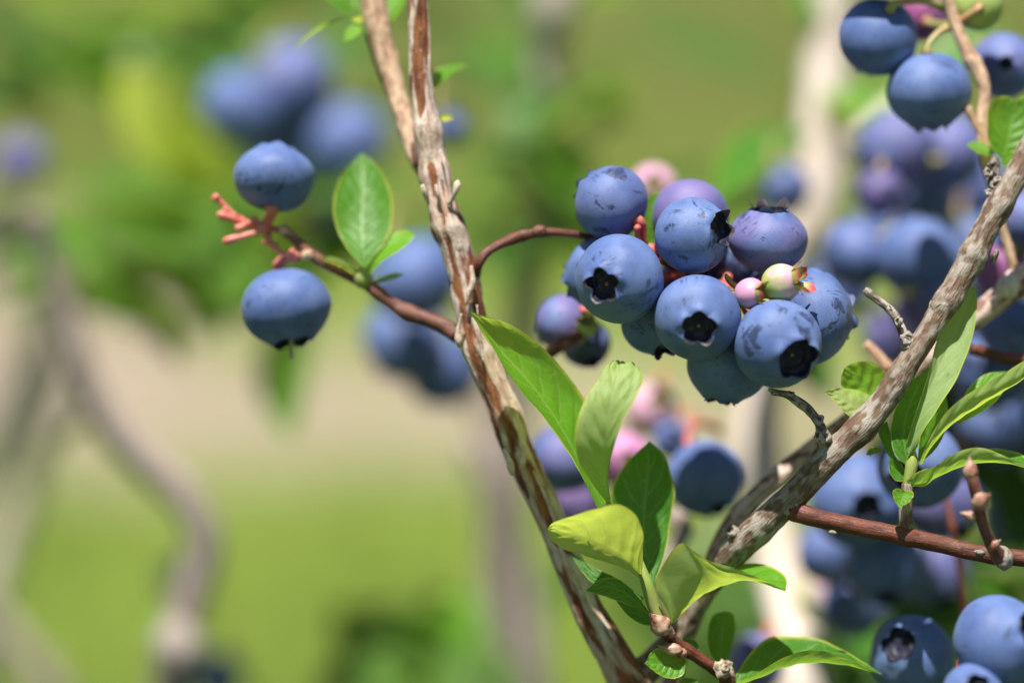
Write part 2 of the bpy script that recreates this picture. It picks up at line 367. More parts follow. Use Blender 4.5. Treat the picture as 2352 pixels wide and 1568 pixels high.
# ---- leaves: three long curves (edge, midrib, edge) from base to tip, each point (px, py, off)
def leaf_from_curves(L, Mi, R, parent, top, young=.3, nv=.8, gloss=.5, n=44, m=19, rib=.00035, ribmat=None, crumple=0., label=None, stalk=None, wave=.00022, quilt=.00006):
    def cv(P): return resample(catmull([tuple(p) for p in P], 16), n)
    l, c, r = cv(L), cv(Mi), cv(R); V = np.zeros((n, m, 3)); uv = np.zeros((n, m, 2))
    sd_ = rng.uniform(0, 50)
    for j in range(m):
        s = -1 + 2 * j / (m - 1)
        V[:, j] = c * (1 - s * s) + l * (s * s - s) / 2 + r * (s * s + s) / 2
        uv[:, j] = np.stack([np.linspace(0, 1, n), np.full(n, (s + 1) / 2)], 1)
    du = np.gradient(V, axis=0); dv = np.gradient(V, axis=1); N = np.cross(dv, du); N /= np.linalg.norm(N, axis=2)[:, :, None] + 1e-12
    flip = np.dot(N[2:-2].mean((0, 1)), np.array(top)) < 0
    if flip: N = -N
    for i in range(n):
        for j in range(m):
            t, s = i / (n - 1), abs(-1 + 2 * j / (m - 1))
            k = noise.noise(Vector((t * 9 + sd_, s * 3 + (j > m / 2) * 7, 0))) * wave * min(1, s * 2) * min(1, 4 * t)
            k += quilt * math.sin(2 * math.pi * ((t - .24 * s ** 1.35) * nv * 10)) * min(1, 3 * s) * (1 - s) * 2
            if crumple and t > .55: k += crumple * ((t - .55) / .45) * noise.noise(Vector((t * 9 + sd_, 3.5 * (-1 + 2 * j / (m - 1)), 1.7)))
            V[i, j] += N[i, j] * k
    F = grid_faces(n, m)
    nf = Vector(np.cross(V[n // 2 + 1, m // 2] - V[n // 2, m // 2], V[n // 2, m // 2 + 1] - V[n // 2, m // 2]))
    f0 = F[(n // 2) * (m - 1) + m // 2]; P = V.reshape(-1, 3); fn = np.cross(P[f0[1]] - P[f0[0]], P[f0[2]] - P[f0[0]])
    if np.dot(fn, N[n // 2, m // 2]) < 0: F = [f[::-1] for f in F]
    o = mesh_obj('leaf', P, F, M_LEAF, parent, uv=uv.reshape(-1, 2)); o.color = (young, nv, gloss, 1)
    if label: o['label'] = label
    rr = []
    if stalk is not None: rr += [(*stalk, rib * 1.25), (*(np.array(stalk) * .4 + c[0] * .6), rib * 1.2)]
    k0 = 1 if stalk is not None else 0
    for i in np.linspace(k0, n - 3, 9).astype(int):
        rr.append((*(V[i, m // 2] - N[i, m // 2] * rib * .55), rib * (1.1 - .85 * i / n)))
    mr = tube('midrib', rr, ribmat or M_RIB, o, 8, .0008, attrs=False)
    return o
def pl(rows): return [tuple(at(*r)) for r in rows]
def leaf3(L, Mi, R, parent, top, stalk=None, **k):
    return leaf_from_curves(pl(L), pl(Mi), pl(R), parent, cdir(*top), stalk=tuple(at(*stalk)) if stalk else None, **k)
def leaf_simple(base, tip, width, parent, top, bow=.12, fold=.22, stalk=None, fat=.45, **k):
    """base, tip (px,py,off); width in the same units; top = viewing-frame direction of the upper side"""
    b, t = np.array(at(*base)), np.array(at(*tip)); n_ = np.array(cdir(*top)); ax = t - b; Ln = np.linalg.norm(ax); ax = ax / Ln
    n_ = n_ - ax * np.dot(n_, ax); n_ /= np.linalg.norm(n_); sd_ = np.cross(ax, n_); W = sz(width, base[2]) / 2; L, Mi, R = [], [], []
    for i in range(8):
        u = i / 7; wd = W * (math.sin(math.pi * u ** (math.log(.5) / math.log(fat))) ** .8 if 0 < u < 1 else 0); c = b + ax * Ln * u - n_ * (u * u * bow * Ln) + n_ * bow * .3 * Ln * math.sin(math.pi * u)
        Mi.append(c); L.append(c - sd_ * wd + n_ * wd * fold); R.append(c + sd_ * wd + n_ * wd * fold)
    return leaf_from_curves(L, Mi, R, parent, Vector(n_), stalk=tuple(at(*stalk)) if stalk else None, **k)

# ---- berries
def berry(x, y, r, off, ax, label, group, q=.88, rc=.37, cup=.20, lobe=.09, flare=-.1, purple=0., wear=.3, res=2, ped=None, pedr=.0007, pedmat=None,
          unripe=False, pink=0., scal=.10, spin=None, style=False, ridge=.035, name=None):
    R = sz(r, off); a = cdir(*ax); loc = at(x, y, off); spin = rng.uniform(0, 6.28) if spin is None else spin
    MW = Matrix.Translation(loc) @ (a.to_track_quat('Z', 'Y').to_matrix().to_4x4() @ Matrix.Rotation(spin, 4, 'Z'))
    nph, nth = ((80, 52), (44, 28), (28, 18))[2 - res]; ph0 = 0.0; sdv = rng.uniform(0, 99)
    thc = math.asin(min(.9, rc)); jit = rng.uniform(-.25, .25, 5)
    def lobes(p):
        return (2 * abs(math.cos(2.5 * p + .12 * math.sin(2 * p + sdv))) ** .7 - 1.25) * scal + .45 * scal * noise.noise(Vector((math.cos(p) * 2.2 + sdv, math.sin(p) * 2.2, 0))) * 2 + .18 * scal * noise.noise(Vector((math.cos(p) * 9 + sdv, math.sin(p) * 9, 3)))
    V, rim = [], []
    for i in range(nth):
        th = math.pi - 1e-3 - (math.pi - 1e-3 - thc) * (i / (nth - 1)) ** (.93)
        for j in range(nph):
            p = 2 * math.pi * j / nph; g = math.exp(-((th - thc) / .13) ** 2)
            rho = R * math.sin(th) * (1 + lobes(p) * g); z = q * R * math.cos(th)
            if th < math.pi / 2: z *= 1 - .05 * math.sin(th) ** 2 * math.cos(th)
            z += R * ridge * math.exp(-((th - thc - .05) / .12) ** 2) * (1 + .5 * math.cos(5 * p))
            z += R * .06 * math.exp(-((math.pi - th) / .22) ** 2)
            v = Vector((rho, 0, z)); un = Vector((math.sin(th) * math.cos(p), math.sin(th) * math.sin(p), math.cos(th)))
            k = 1 + .03 * noise.noise(un * 1.4 + Vector((sdv, 0, 0))) + .004 * noise.noise(un * 5 + Vector((0, sdv, 0)))
            V.append(Vector((rho * math.cos(p) * k, rho * math.sin(p) * k, z * k)))
    rim = V[-nph:]
    me_w = [MW @ v for v in V]
    F = grid_faces(nth, nph, True) + [tuple(range(nph))[::-1]]
    nm = name or ('unripe_berry' if unripe else 'blueberry')
    me = bpy.data.meshes.new(nm); me.from_pydata([tuple(v) for v in V], [], F); me.polygons.foreach_set('use_smooth', [True] * len(me.polygons))
    me.materials.append(M_UNRIPE if unripe else M_BERRY)
    o = bpy.data.objects.new(nm, me); COL.objects.link(o); o.matrix_world = MW
    o.color = (pink, pink, 0, 1) if unripe else (purple, wear, 0, 1)
    tag(o, label, 'berry', group)
    def kid(n, verts, faces, mat, uv=None):
        return mesh_obj(n, [MW @ Vector(v) for v in verts], faces, mat, o, uv=uv)
    # cup: wall, floor with a low ring
    zr = np.mean([v.z for v in rim]); prof = [(.985, -.002, 1), (.99, -.08, .9), (.95, -.17, .6), (.86, -.97 * cup - .01, .3), (.70, -cup, .1), (.64, -cup + .028, 0), (.57, -cup, 0), (.30, -cup - .01, 0), (.0, -cup + .0, 0)]
    W = []; nr_ = len(prof)
    for k, (f, dz, fl) in enumerate(prof):
        for j in range(nph):
            v = rim[j]; rr = math.hypot(v.x, v.y); p = 2 * math.pi * j / nph; base_r = R * rc
            rad = f * (rr * fl + base_r * (1 - fl)); zz = (v.z * fl + zr * (1 - fl)) + dz * R * (1 if cup > .12 else cup / .2)
            W.append((rad * math.cos(p), rad * math.sin(p), zz))
    kid('calyx_cup', W, [f[::-1] for f in grid_faces(nr_, nph, True)][::1], M_SEPAL if unripe else M_CUP, uv=[(.5, .1)] * len(W))
    zc = zr - cup * R * (1 if cup > .12 else cup / .2)
    if res == 2:
        S = []; 
        for k in range(5):
            for j in range(12):
                p = 2 * math.pi * j / 12; rr = R * (.055 if unripe else .042) * (1, .95, .6, .45, .0)[k]; S.append((rr * math.cos(p), rr * math.sin(p), zc + R * (-.01, .03, .035, .015, .012)[k]))
        kid('style_scar', S, grid_faces(5, 12, True), M_SCAR)
    # calyx lobes: five thin flaps standing on the rim
    if lobe > 0:
        for L5 in range(5):
            nj = 13; ni = 6; P = []; uv = []; cen = 2 * math.pi * L5 / 5 
            hh = lobe * (1 + jit[L5] * 1.6)
            for i in range(ni):
                u = i / (ni - 1)
                for j in range(nj):
                    s = -1 + 2 * j / (nj - 1); wdt = math.pi / 5 * (1.02 - (.25 if not unripe else .08) * u)
                    p = cen + s * wdt; jf = (p / (2 * math.pi) * nph) % nph; j0 = int(jf) % nph; j1 = (j0 + 1) % nph; b = rim[j0].lerp(rim[j1], jf - int(jf))
                    shp = (1 - abs(s) ** 3) ** .7 if unripe else (1 - abs(s) ** 1.6) ** .9
                    jag = 1 + .35 * noise.noise(Vector((p * 6 + sdv, 0, 1)))
                    h = R * hh * u * shp * jag; rad = Vector((math.cos(p), math.sin(p), 0)); fl = flare * (1 + (.9 * u if unripe else .5 * u))
                    b = b * 1.0; P.append(b + Vector((0, 0, 1)) * h * math.cos(fl) + rad * h * math.sin(fl)); uv.append((j / (nj - 1), u * shp))
            kid('calyx_lobe', P, grid_faces(ni, nj), M_SEPAL if unripe else M_LOBE, uv=uv)
    if style:
        e = Vector((0, 0, zc)); P = [(*(MW @ (e + Vector((0.02 * R * k, 0, .14 * R * k)))), R * .05) for k in range(5)]
        tube('style', P, M_STYLE, o, 8, .0005, attrs=False)
    if ped is not None:
        s0 = MW @ Vector((0, 0, -q * R * .93)); s1 = MW @ Vector((0, 0, -q * R * 1.12)); e = at(*ped)
        m_ = s1.lerp(e, .5) - a * (0.12 * (e - s1).length)
        tube('pedicel', [(*s0, pedr * 1.5), (*s1, pedr), (*m_, pedr * .95), (*e, pedr * 1.2)], pedmat or M_PED, o, 9, .0006, attrs=False)
    return o

# ------------------------------------------------------------------ ground
def build_ground():
    T = NT('ground_cover'); co = T.add('ShaderNodeTexCoord').outputs['Object']; y = T.add('ShaderNodeSeparateXYZ', i0=co).outputs[1]; x = T.add('ShaderNodeSeparateXYZ', i0=co).outputs[0]
    n1 = T.noise(co, .9, 3); n2 = T.noise(co, 5, 4); n3 = T.noise(co, 60, 4, .7)
    yy = T.math('ADD', y, T.math('MULTIPLY', T.math('SUBTRACT', n1, .5), .8)); yy = T.math('ADD', yy, T.math('MULTIPLY', T.math('SUBTRACT', n2, .5), .35))
    far = T.math('MULTIPLY', T.math('SUBTRACT', 1, T.step(x, -.75, -.3)), .9)
    band = T.math('MULTIPLY', T.step(yy, 2.72, 3.0), T.math('SUBTRACT', 1, T.step(T.math('SUBTRACT', yy, far), 3.05, 3.5)))
    g = T.mix(T.step(n2, .35, .65), (.132, .198, .026), (.165, .226, .034)); g = T.mix(T.step(y, 3.6, 5.2), g, (.125, .140, .034)); g = T.mix(T.math('MULTIPLY', T.step(n3, .5, .7), .35), g, (.22, .19, .08))
    d = T.mix(T.step(n2, .35, .65), (.27, .215, .15), (.34, .28, .22)); d = T.mix(T.math('MULTIPLY', T.step(n3, .55, .7), .4), d, (.24, .17, .10))
    added_mulch = T.mix(T.step(n3, .4, .65), (.045, .030, .020), (.11, .075, .05)); gd = T.mix(band, g, d); gd = T.mix(T.math('MULTIPLY', T.step(yy, -.5, -.1), T.math('SUBTRACT', 1, T.step(yy, 1.5, 1.8))), gd, added_mulch)  # dark ground near the bush is unseen, added to lower bounced light
    T.set(Base_Color=gd, Roughness=.9, Normal=T.bump(n3, .6, .02)); T.put(T.p.inputs['Specular IOR Level'], .15)
    V = []; xs = np.r_[-400, -60, -12, np.linspace(-3, 3, 41), 12, 60, 400]; ys = np.r_[-60, -6, np.linspace(0, 8, 61), 14, 40, 120, 900]
    for b in ys:
        for a in xs:
            k = 1 if abs(a) < 3.01 and -.1 < b < 8.01 else 0
            V.append((a, b, k * .012 * noise.noise(Vector((a * 2.1, b * 2.1, 0)))))
    o = mesh_obj('ground', V, [f for f in grid_faces(len(ys), len(xs))], T.m); o['kind'] = 'structure'
    T2 = NT('grass_blade'); oi = T2.add('ShaderNodeNewGeometry'); c = T2.mix(oi.outputs['Random Per Island'], (.10, .18, .022), (.19, .26, .05))
    T2.set(Base_Color=c, Roughness=.5); tr = T2.add('ShaderNodeBsdfTranslucent', Color=T2.mix(.5, c, (.3, .42, .04)))
    mx = T2.add('ShaderNodeMixShader', i0=.35, i1=T2.p.outputs[0], i2=tr.outputs[0]); T2.t.links.new(mx.outputs[0], T2.out.inputs[0])
    V, F = [], []
    for _ in range(26000):
        yv = rng.uniform(1.3, 7.5)
        lim = 0.26 * yv + .35; xv = rng.uniform(-lim, lim)
        if 2.8 + .3 * noise.noise(Vector((xv * 1.3, 0, 4))) < yv < 3.45 and rng.random() < .96: continue
        h = rng.uniform(.02, .065); an = rng.uniform(0, 6.28); lx, ly = rng.normal(0, .4, 2) * h; wv = rng.uniform(.0012, .0026); cx, sx = math.cos(an) * wv, math.sin(an) * wv; i = len(V)
        V += [(xv - cx, yv - sx, -.005), (xv + cx, yv + sx, -.005), (xv + cx * .7 + lx * .4, yv + sx * .7 + ly * .4, h * .6), (xv - cx * .7 + lx * .4, yv - sx * .7 + ly * .4, h * .6), (xv + lx, yv + ly, h)]
        F += [(i, i + 1, i + 2, i + 3), (i + 3, i + 2, i + 4)]
    g = mesh_obj('grass', V, F, T2.m); tag(g, 'short green lawn grass far behind the bush', 'grass', kind='stuff')
build_ground()

def stem_root(name, rows, mat, label, cat, group=None, **k):
    o = tube(name, rows, mat, None, loc=rows[-1][:3], **k); tag(o, label, cat, group); return o

# ================================================================== STEMS OF THE BUSH
G_ST = 'woody stems of the near bush'
# --- main stem, pale peeling bark, crosses the picture left of the cluster
s1 = px([(950, -160, 13, 44), (955, -60, 13, 45), (958, 0, 13, 46), (966, 100, 13, 48), (969, 200, 13, 52), (984, 300, 13, 58), (1000, 400, 13, 62), (1024, 500, 12, 72), (1056, 600, 12, 72), (1078, 700, 12, 72), (1098, 790, 12, 72),
         (1150, 918, 12, 70), (1204, 1064, 13, 72), (1254, 1167, 13, 70), (1305, 1291, 14, 68), (1352, 1400, 14, 72), (1408, 1500, 15, 84), (1446, 1568, 15, 92), (1500, 1680, 16, 100)])
s1 = [(*(Vector(p[:3]) - FWD * .003), p[3] * .93) for p in s1]
STEM1 = stem_root('blueberry_branch', to_ground(s1, .03, .03, .0065, 5), B_PEEL, 'pale woody stem with peeling bark and red-brown gaps, left of the sharp berry cluster', 'stem', G_ST,
                  nphi=72, step=.00034, style='peel', seed=3.1, nodes=((.0335, .18, .002), (.0405, .22, .0018), (.0495, .15, .002), (.0700, .16, .003), (.083, .12, .003)))
def strip(parent, rows, seed, mat=B_PEEL):               # a lifted ribbon of bark
    o = tube('bark_strip', px([(a, b, c - 2.6, d * .72) for a, b, c, d in rows]), mat, parent, 14, .0003, style='rough', rough=.45, seed=seed); o.data.attributes['peel'].data.foreach_set('value', [.75] * len(o.data.vertices)); return o
strip(STEM1, [(1030, 470, 9, 12), (1044, 445, 8, 20), (1050, 424, 8, 22), (1052, 416, 8.5, 10)], 1)
strip(STEM1, [(985, 470, 9, 8), (975, 438, 8.2, 18), (970, 424, 8.2, 12)], 2)
strip(STEM1, [(1010, 470, 8.5, 8), (1004, 440, 7.9, 15), (1001, 425, 8.2, 9)], 3)
strip(STEM1, [(1012, 345, 9.5, 8), (1020, 370, 9, 14), (1030, 420, 9, 12), (1036, 470, 8.8, 6)], 3.7)
strip(STEM1, [(1158, 1030, 8.5, 10), (1170, 1060, 8, 26), (1175, 1082, 8.4, 22), (1176, 1090, 9, 8)], 4)
strip(STEM1, [(1203, 1030, 8, 8), (1200, 1060, 7.8, 22), (1196, 1076, 8, 14)], 5)
strip(STEM1, [(1060, 720, 7.8, 8), (1052, 760, 8.2, 16), (1054, 785, 8.4, 22), (1056, 798, 8.8, 10)], 6)
strip(STEM1, [(1082, 610, 7.6, 10), (1086, 650, 7.4, 22), (1078, 672, 7.6, 18), (1072, 700, 7.8, 8)], 7)
strip(STEM1, [(1096, 700, 7.8, 6), (1100, 760, 7.5, 10), (1110, 830, 7.6, 7)], 8)
strip(STEM1, [(1280, 1235, 10, 8), (1300, 1290, 9.6, 18), (1330, 1350, 9.8, 10)], 9)
strip(STEM1, [(1225, 1080, 8.4, 6), (1262, 1160, 8.4, 14), (1290, 1240, 9.2, 8)], 10)
# --- second, tan branch merging into it from the upper left
tube('side_branch', px([(846, -60, 26, 56), (862, 30, 25, 60), (884, 120, 24, 52), (912, 215, 22, 46), (938, 300, 19, 44), (958, 370, 16, 36), (985, 430, 13, 20)]), B_TAN, STEM1, 26, .0005, style='rough', rough=.16, seed=8.2)
tube('side_branch', px([(962, 380, 13, 26), (950, 330, 16, 24), (920, 260, 23, 24), (880, 170, 26, 26), (850, 80, 28, 26)]), B_MAR, STEM1, 14, .0007, style='rough', rough=.15, seed=18.2)
# --- twig to the cluster
TW = px([(1088, 640, 9, 30), (1098, 606, 7.5, 25), (1120, 578, 8, 22), (1170, 552, 9.5, 22), (1225, 536, 9.5, 23), (1290, 535, 10, 20), (1356, 545, 11, 19), (1440, 566, 14, 20), (1520, 600, 15, 19), (1600, 640, 14, 18), (1700, 665, 12, 16)])
tube('side_twig', TW, B_RED, STEM1, 22, .0004, style='rough', rough=.10, seed=5.5, nodes=((.0105, .25, .0012), (.0122, .3, .0007)))
ball('twig_node', at(1238, 530, 8.6), sz(13), B_MAR, STEM1, (1, 0, .2), 1.3, .3, 12, 4.)
# --- twig to the left with red fruit stalks
tube('side_twig', px([(1052, 770, 11, 40), (1030, 754, 12, 38), (985, 733, 14, 34), (930, 715, 16, 33), (890, 690, 17, 30), (845, 655, 18, 30), (800, 632, 19, 26), (745, 605, 19.5, 24), (706, 578, 20, 24), (670, 545, 20, 22), (640, 526, 20, 20)]), B_MAR, STEM1, 22, .0005, style='rough', rough=.12, seed=1.4,
     nodes=((.0098, .25, .0013), (.0155, .2, .001), (.027, .2, .001)))
tube('fruit_stalk', px([(712, 585, 20, 24), (690, 565, 20, 22), (662, 535, 20, 22), (650, 524, 20, 24)]), B_TAN, STEM1, 14, .0005, style='rough', rough=.12, seed=2.)
tube('fruit_stalk', px([(655, 530, 20, 16), (632, 527, 20, 17), (600, 524, 19.5, 23), (570, 512, 19, 17), (540, 495, 18.5, 13), (512, 468, 18, 12), (496, 455, 18, 14), (491, 449, 18, 6)]), M_PED, STEM1, 14, .0005, style='rough', rough=.3, seed=7.)
tube('fruit_stalk', px([(592, 522, 19, 11), (560, 512, 18, 12), (530, 500, 17, 16), (505, 492, 17, 20), (499, 488, 17, 8)]), M_PED, STEM1, 12, .0005, style='rough', rough=.3, seed=4.)
tube('fruit_stalk', px([(604, 530, 19, 14), (575, 538, 18, 16), (545, 546, 17, 17), (520, 553, 17, 20), (511, 556, 17, 8)]), M_PED, STEM1, 12, .0005, style='rough', rough=.3, seed=4.)
tube('fruit_stalk', px([(615, 545, 19.5, 14), (628, 565, 19, 12), (650, 582, 19, 12), (680, 588, 19.5, 14), (705, 592, 20, 12)]), M_PED, STEM1, 12, .0005, style='rough', rough=.3, seed=4.)
for i, (r0, r1, r2) in enumerate((((600, 524, 19, 20), (588, 506, 18, 15), (580, 497, 17.5, 17)), ((575, 514, 18.5, 14), (556, 520, 17, 14), (540, 527, 17, 17)), ((545, 498, 18, 12), (524, 484, 18, 12), (510, 480, 18, 15)), ((622, 540, 19, 16), (612, 552, 18, 14), (606, 562, 18, 15)), ((650, 584, 19, 12), (638, 598, 19, 11), (628, 610, 19, 9)), ((690, 590, 19, 14), (676, 582, 18, 13), (664, 572, 18, 14)))):
    tube('fruit_stalk', px([r0, r1, r2, (*r2[:2], r2[2] - .2, 4)]), M_PED, STEM1, 12, .0004, style='rough', rough=.35, seed=i * 3.1)
for i, (a, b, c, r_) in enumerate(((603, 525, 18, 15), (650, 528, 19, 12), (706, 584, 19, 13), (571, 513, 18, 10), (628, 564, 18.5, 9), (496, 454, 17.5, 9))):
    ball('stalk_joint', at(a, b, c), sz(r_), (M_PED, B_TAN)[i in (1, 2)], STEM1, (1, 0, .3), 1.1, .45, 12, i * 2.)
# --- leaves on that stem
leaf3([(838, 615, 12), (800, 575, 13), (773, 525, 17), (765, 475, 20), (780, 410, 24), (830, 350, 28)], [(838, 615, 12), (832, 560, 15), (832, 500, 21), (834, 430, 25), (830, 350, 28)], [(838, 615, 12), (862, 585, 13), (890, 550, 15), (902, 490, 19), (897, 440, 22), (870, 385, 26), (830, 350, 28)],
      STEM1, (0, .45, .9), young=.3, nv=.75, gloss=.35, stalk=(842, 650, 18), n=30, m=13, label='oval light green leaf facing the viewer')
leaf3([(845, 625, 15), (834, 592, 18), (880, 546, 18), (930, 529, 18), (954, 541, 14)], [(846, 627, 14), (860, 596, 14), (896, 566, 14), (930, 549, 14), (954, 541, 14)], [(850, 630, 13), (876, 602, 11), (914, 577, 11), (940, 558, 12), (954, 541, 14)], STEM1, (-.1, .85, .5), young=.85, n=24, m=11, stalk=(844, 648, 18))
leaf3([(852, 650, 17), (875, 636, 16), (905, 626, 16), (928, 628, 16)], [(852, 652, 17), (880, 645, 17), (910, 637, 17), (928, 628, 16)], [(852, 654, 18), (885, 642, 20), (910, 634, 20), (928, 628, 16)], STEM1, (0, .9, .3), young=.1, n=20, m=9, stalk=(846, 652, 18))
leaf3([(838, 640, 17), (800, 606, 14), (765, 590, 14), (730, 592, 15)], [(838, 645, 17), (798, 618, 15), (765, 602, 15), (730, 592, 15)], [(838, 648, 17), (795, 616, 19), (765, 600, 19), (730, 592, 15)], STEM1, (0, .9, -.3), young=.85, n=22, m=9, stalk=(846, 652, 18))
ball('leaf_bud', at(835, 640, 17), sz(22), M_SHOOT, STEM1, (0, 0, 1), 1.2, .15, 12, 3.)
leaf_simple((812, 35, 26), (715, -45, 24), 70, STEM1, (.1, .7, .5), young=.3, n=24, m=11, stalk=(850, 60, 26))
leaf_simple((800, 40, 26), (668, 98, 27), 52, STEM1, (0, .95, .15), young=.35, n=24, m=11, stalk=(850, 60, 26))
leaf_simple((830, 62, 24), (788, 92, 23), 36, STEM1, (0, .6, .7), young=.9, n=20, m=9, stalk=(850, 60, 26))
leaf_simple((850, 50, 26), (806, 40, 24), 30, STEM1, (0, .7, -.5), young=.9, n=20, m=9)
leaf_simple((830, 30, 26), (838, -60, 28), 50, STEM1, (-.3, .3, .9), young=.45, n=20, m=9)
leaf_simple((885, 60, 27), (925, -30, 29), 62, STEM1, (-.4, .4, .8), young=.6, n=24, m=11, stalk=(860, 70, 26))
leaf_simple((992, 207, 24), (1066, 130, 28), 66, STEM1, (-.35, .75, .5), young=.45, n=26, m=11, stalk=(975, 225, 16), bow=.2)
leaf_simple((1004, 280, 17), (1042, 268, 18), 30, STEM1, (0, .8, -.4), young=1., n=18, m=9, stalk=(990, 290, 14))

# --- right-hand branch in sharp focus
s3 = px([(2420, 240, 8, 54), (2372, 330, 6, 56), (2325, 420, 4, 56), (2268, 520, 3, 58), (2218, 620, 2, 60), (2160, 716, 1, 56), (2092, 824, 0, 55), (2024, 928, 0, 58), (1982, 978, 0, 60), (1936, 1022, 0, 60), (1894, 1060, 0, 61), (1838, 1124, 1, 64), (1762, 1198, 3, 68), (1692, 1262, 6, 70), (1626, 1346, 11, 56), (1575, 1430, 14, 52), (1510, 1510, 15, 62), (1462, 1568, 16, 76), (1450, 1680, 17, 90)])
STEM3 = stem_root('blueberry_branch', to_ground(s3, .035, .03, .006, 5), B_GREY, 'grey-brown knobbly branch slanting up to the upper right corner, in focus', 'stem', G_ST, nphi=64, step=.00036, style='rough', rough=.12, seed=6.3,
                  nodes=((.0290, .22, .0016), (.0375, .18, .0015), (.0530, .12, .003), (.0625, .22, .003), (.020, .12, .002), (.0700, .16, .003)))
def scar(parent, c, r, axis, mat=B_DEAD, seed=1.):
    """a bud scar: a raised ragged ring round a hollow"""
    a = Vector(axis).normalized(); qq = a.to_track_quat('Z', 'Y'); prof = [(1.3, -.45), (1.12, -.05), (.85, .18), (.6, .16), (.5, -.06), (.28, -.10), (.16, .02), (0, .04)]; V = []; m = 20
    for k, (f, z) in enumerate(prof):
        for j in range(m):
            p = 2 * math.pi * j / m; kk = 1 + .5 * noise.noise(Vector((math.cos(p) * 2 + seed, math.sin(p) * 2, k * .5)))
            V.append(Vector(c) + qq @ (Vector((f * math.cos(p) * kk, f * math.sin(p) * kk, z + .28 * noise.noise(Vector((math.cos(p) * 2.6, math.sin(p) * 2.6 + seed, f * 2))))) * r))
    o = mesh_obj('bud_scar', V, grid_faces(len(prof), m, True), mat, parent, attrs={'bark_co': np.array([v - Vector(c) for v in V]), 'peel': np.array([(.75 if 0 < i // m < 4 else .25) + .3 * noise.noise(Vector(V[i]) * 900) for i in range(len(V))])}); return o
scar(STEM3, at(2160, 712, -.6), sz(17), cdir(-.1, -.1, 1), B_GREY, 1.); scar(STEM3, at(2143, 702, .4), sz(13), cdir(-.7, .3, .6), B_GREY, 2.)
scar(STEM3, at(1938, 1004, -1.6), sz(12), cdir(-.2, .25, 1), B_GREY, 3.); scar(STEM3, at(1678, 1216, 4.), sz(15), cdir(-.6, .6, .6), B_GREY, 5.); scar(STEM3, at(1822, 1172, -.4), sz(17), cdir(.2, -.4, .9), B_GREY, 6.)
scar(STEM3, at(2288, 590, 2.5), sz(14), cdir(.9, -.3, .3), B_GREY, 8.)
# dead twiglets on it
tube('side_twig', px([(1900, 1022, -1, 34), (1890, 1000, -1.5, 26), (1882, 975, -2, 24), (1862, 945, -2, 22), (1835, 922, -2, 20), (1806, 906, -2, 17), (1782, 900, -2, 14), (1765, 893, -2, 9)]), B_DEAD, STEM3, 20, .0003, style='rough', rough=.42, seed=2.2)
for i, (a, b, r_, ax_) in enumerate(((1881, 962, 11, (.3, .5, .8)), (1842, 934, 8, (0, -.8, .6)), (1815, 902, 9, (.1, .9, .4)), (1780, 906, 7, (0, -.9, .3)), (1896, 1002, 13, (.4, .3, .8)), (1878, 1000, 11, (-.7, .2, .6)))):
    scar(STEM3, at(a, b, -2.6), sz(r_), cdir(*ax_), B_DEAD, i * 1.7)
tube('side_twig', px([(2086, 800, 0, 34), (2080, 776, 0, 26), (2068, 750, .5, 23), (2052, 722, 1, 20), (2030, 700, 1.5, 18), (2008, 683, 2, 17), (1996, 672, 2, 20), (1986, 664, 2, 12)]), B_DEAD, STEM3, 18, .0003, style='rough', rough=.30, seed=12.)
for i, (a, b, r_, ax_) in enumerate(((2062, 738, 10, (-.7, .1, .5)), (2086, 778, 14, (.3, .2, .9)), (2044, 706, 7, (.6, .6, .4)))):
    scar(STEM3, at(a, b, -1.0), sz(r_), cdir(*ax_), B_DEAD, 20 + i * 1.7)
# knobbly spur above it, near the corner
tube('side_twig', px([(2300, 470, 4, 40), (2286, 430, 5, 34), (2280, 400, 6, 26), (2285, 370, 7, 24), (2288, 362, 7, 12)]), B_DEAD, STEM3, 18, .0004, style='rough', rough=.4, seed=22.)
for i in range(7): scar(STEM3, at(2284 + rng.uniform(-16, 12), 380 + i * 15, 4.0), sz(9), cdir(*rng.normal((0, .2, .8), .5)), B_DEAD, 40 + i)
# red-brown side branch to the right, with upright leaf shoot and bud twig
tube('side_branch', px([(1822, 1172, 1, 40), (1850, 1182, 0, 44), (1905, 1196, -.5, 42), (1990, 1214, -1, 42), (2080, 1232, -1.5, 42), (2170, 1252, -2, 40), (2260, 1272, -3, 38), (2352, 1282, -3, 38), (2450, 1290, -4, 38)]), B_RED, STEM3, 28, .0004, style='rough', rough=.07, seed=9.5, nodes=((.0, .25, .0015), (.0185, .12, .0012), (.033, .12, .0014)))
for i, (a, b, r_, st) in enumerate(((1912, 1222, 5, 1.8), (2250, 1268, 6, 1.8))):
    ball('bark_flake', at(a, b, -3.2 - (a > 2200)), sz(r_), B_DEAD, STEM3, cdir(1, -.15, .1), st, .4, 9, i * 2.)
tube('side_twig', px([(2082, 1228, -1, 38), (2081, 1200, -1, 33), (2081, 1165, -1, 32), (2082, 1135, -1, 30), (2085, 1110, -1, 26)]), B_GREY, STEM3, 22, .0004, style='rough', rough=.12, seed=3.9, nodes=((.0, .35, .0008),))
tube('leaf_shoot', px([(2085, 1115, 0, 24), (2091, 1085, 0, 28), (2095, 1060, 0, 28), (2097, 1042, 0, 18), (2098, 1034, 0, 8)]), M_SHOOT, STEM3, 16, .0005, attrs=False)
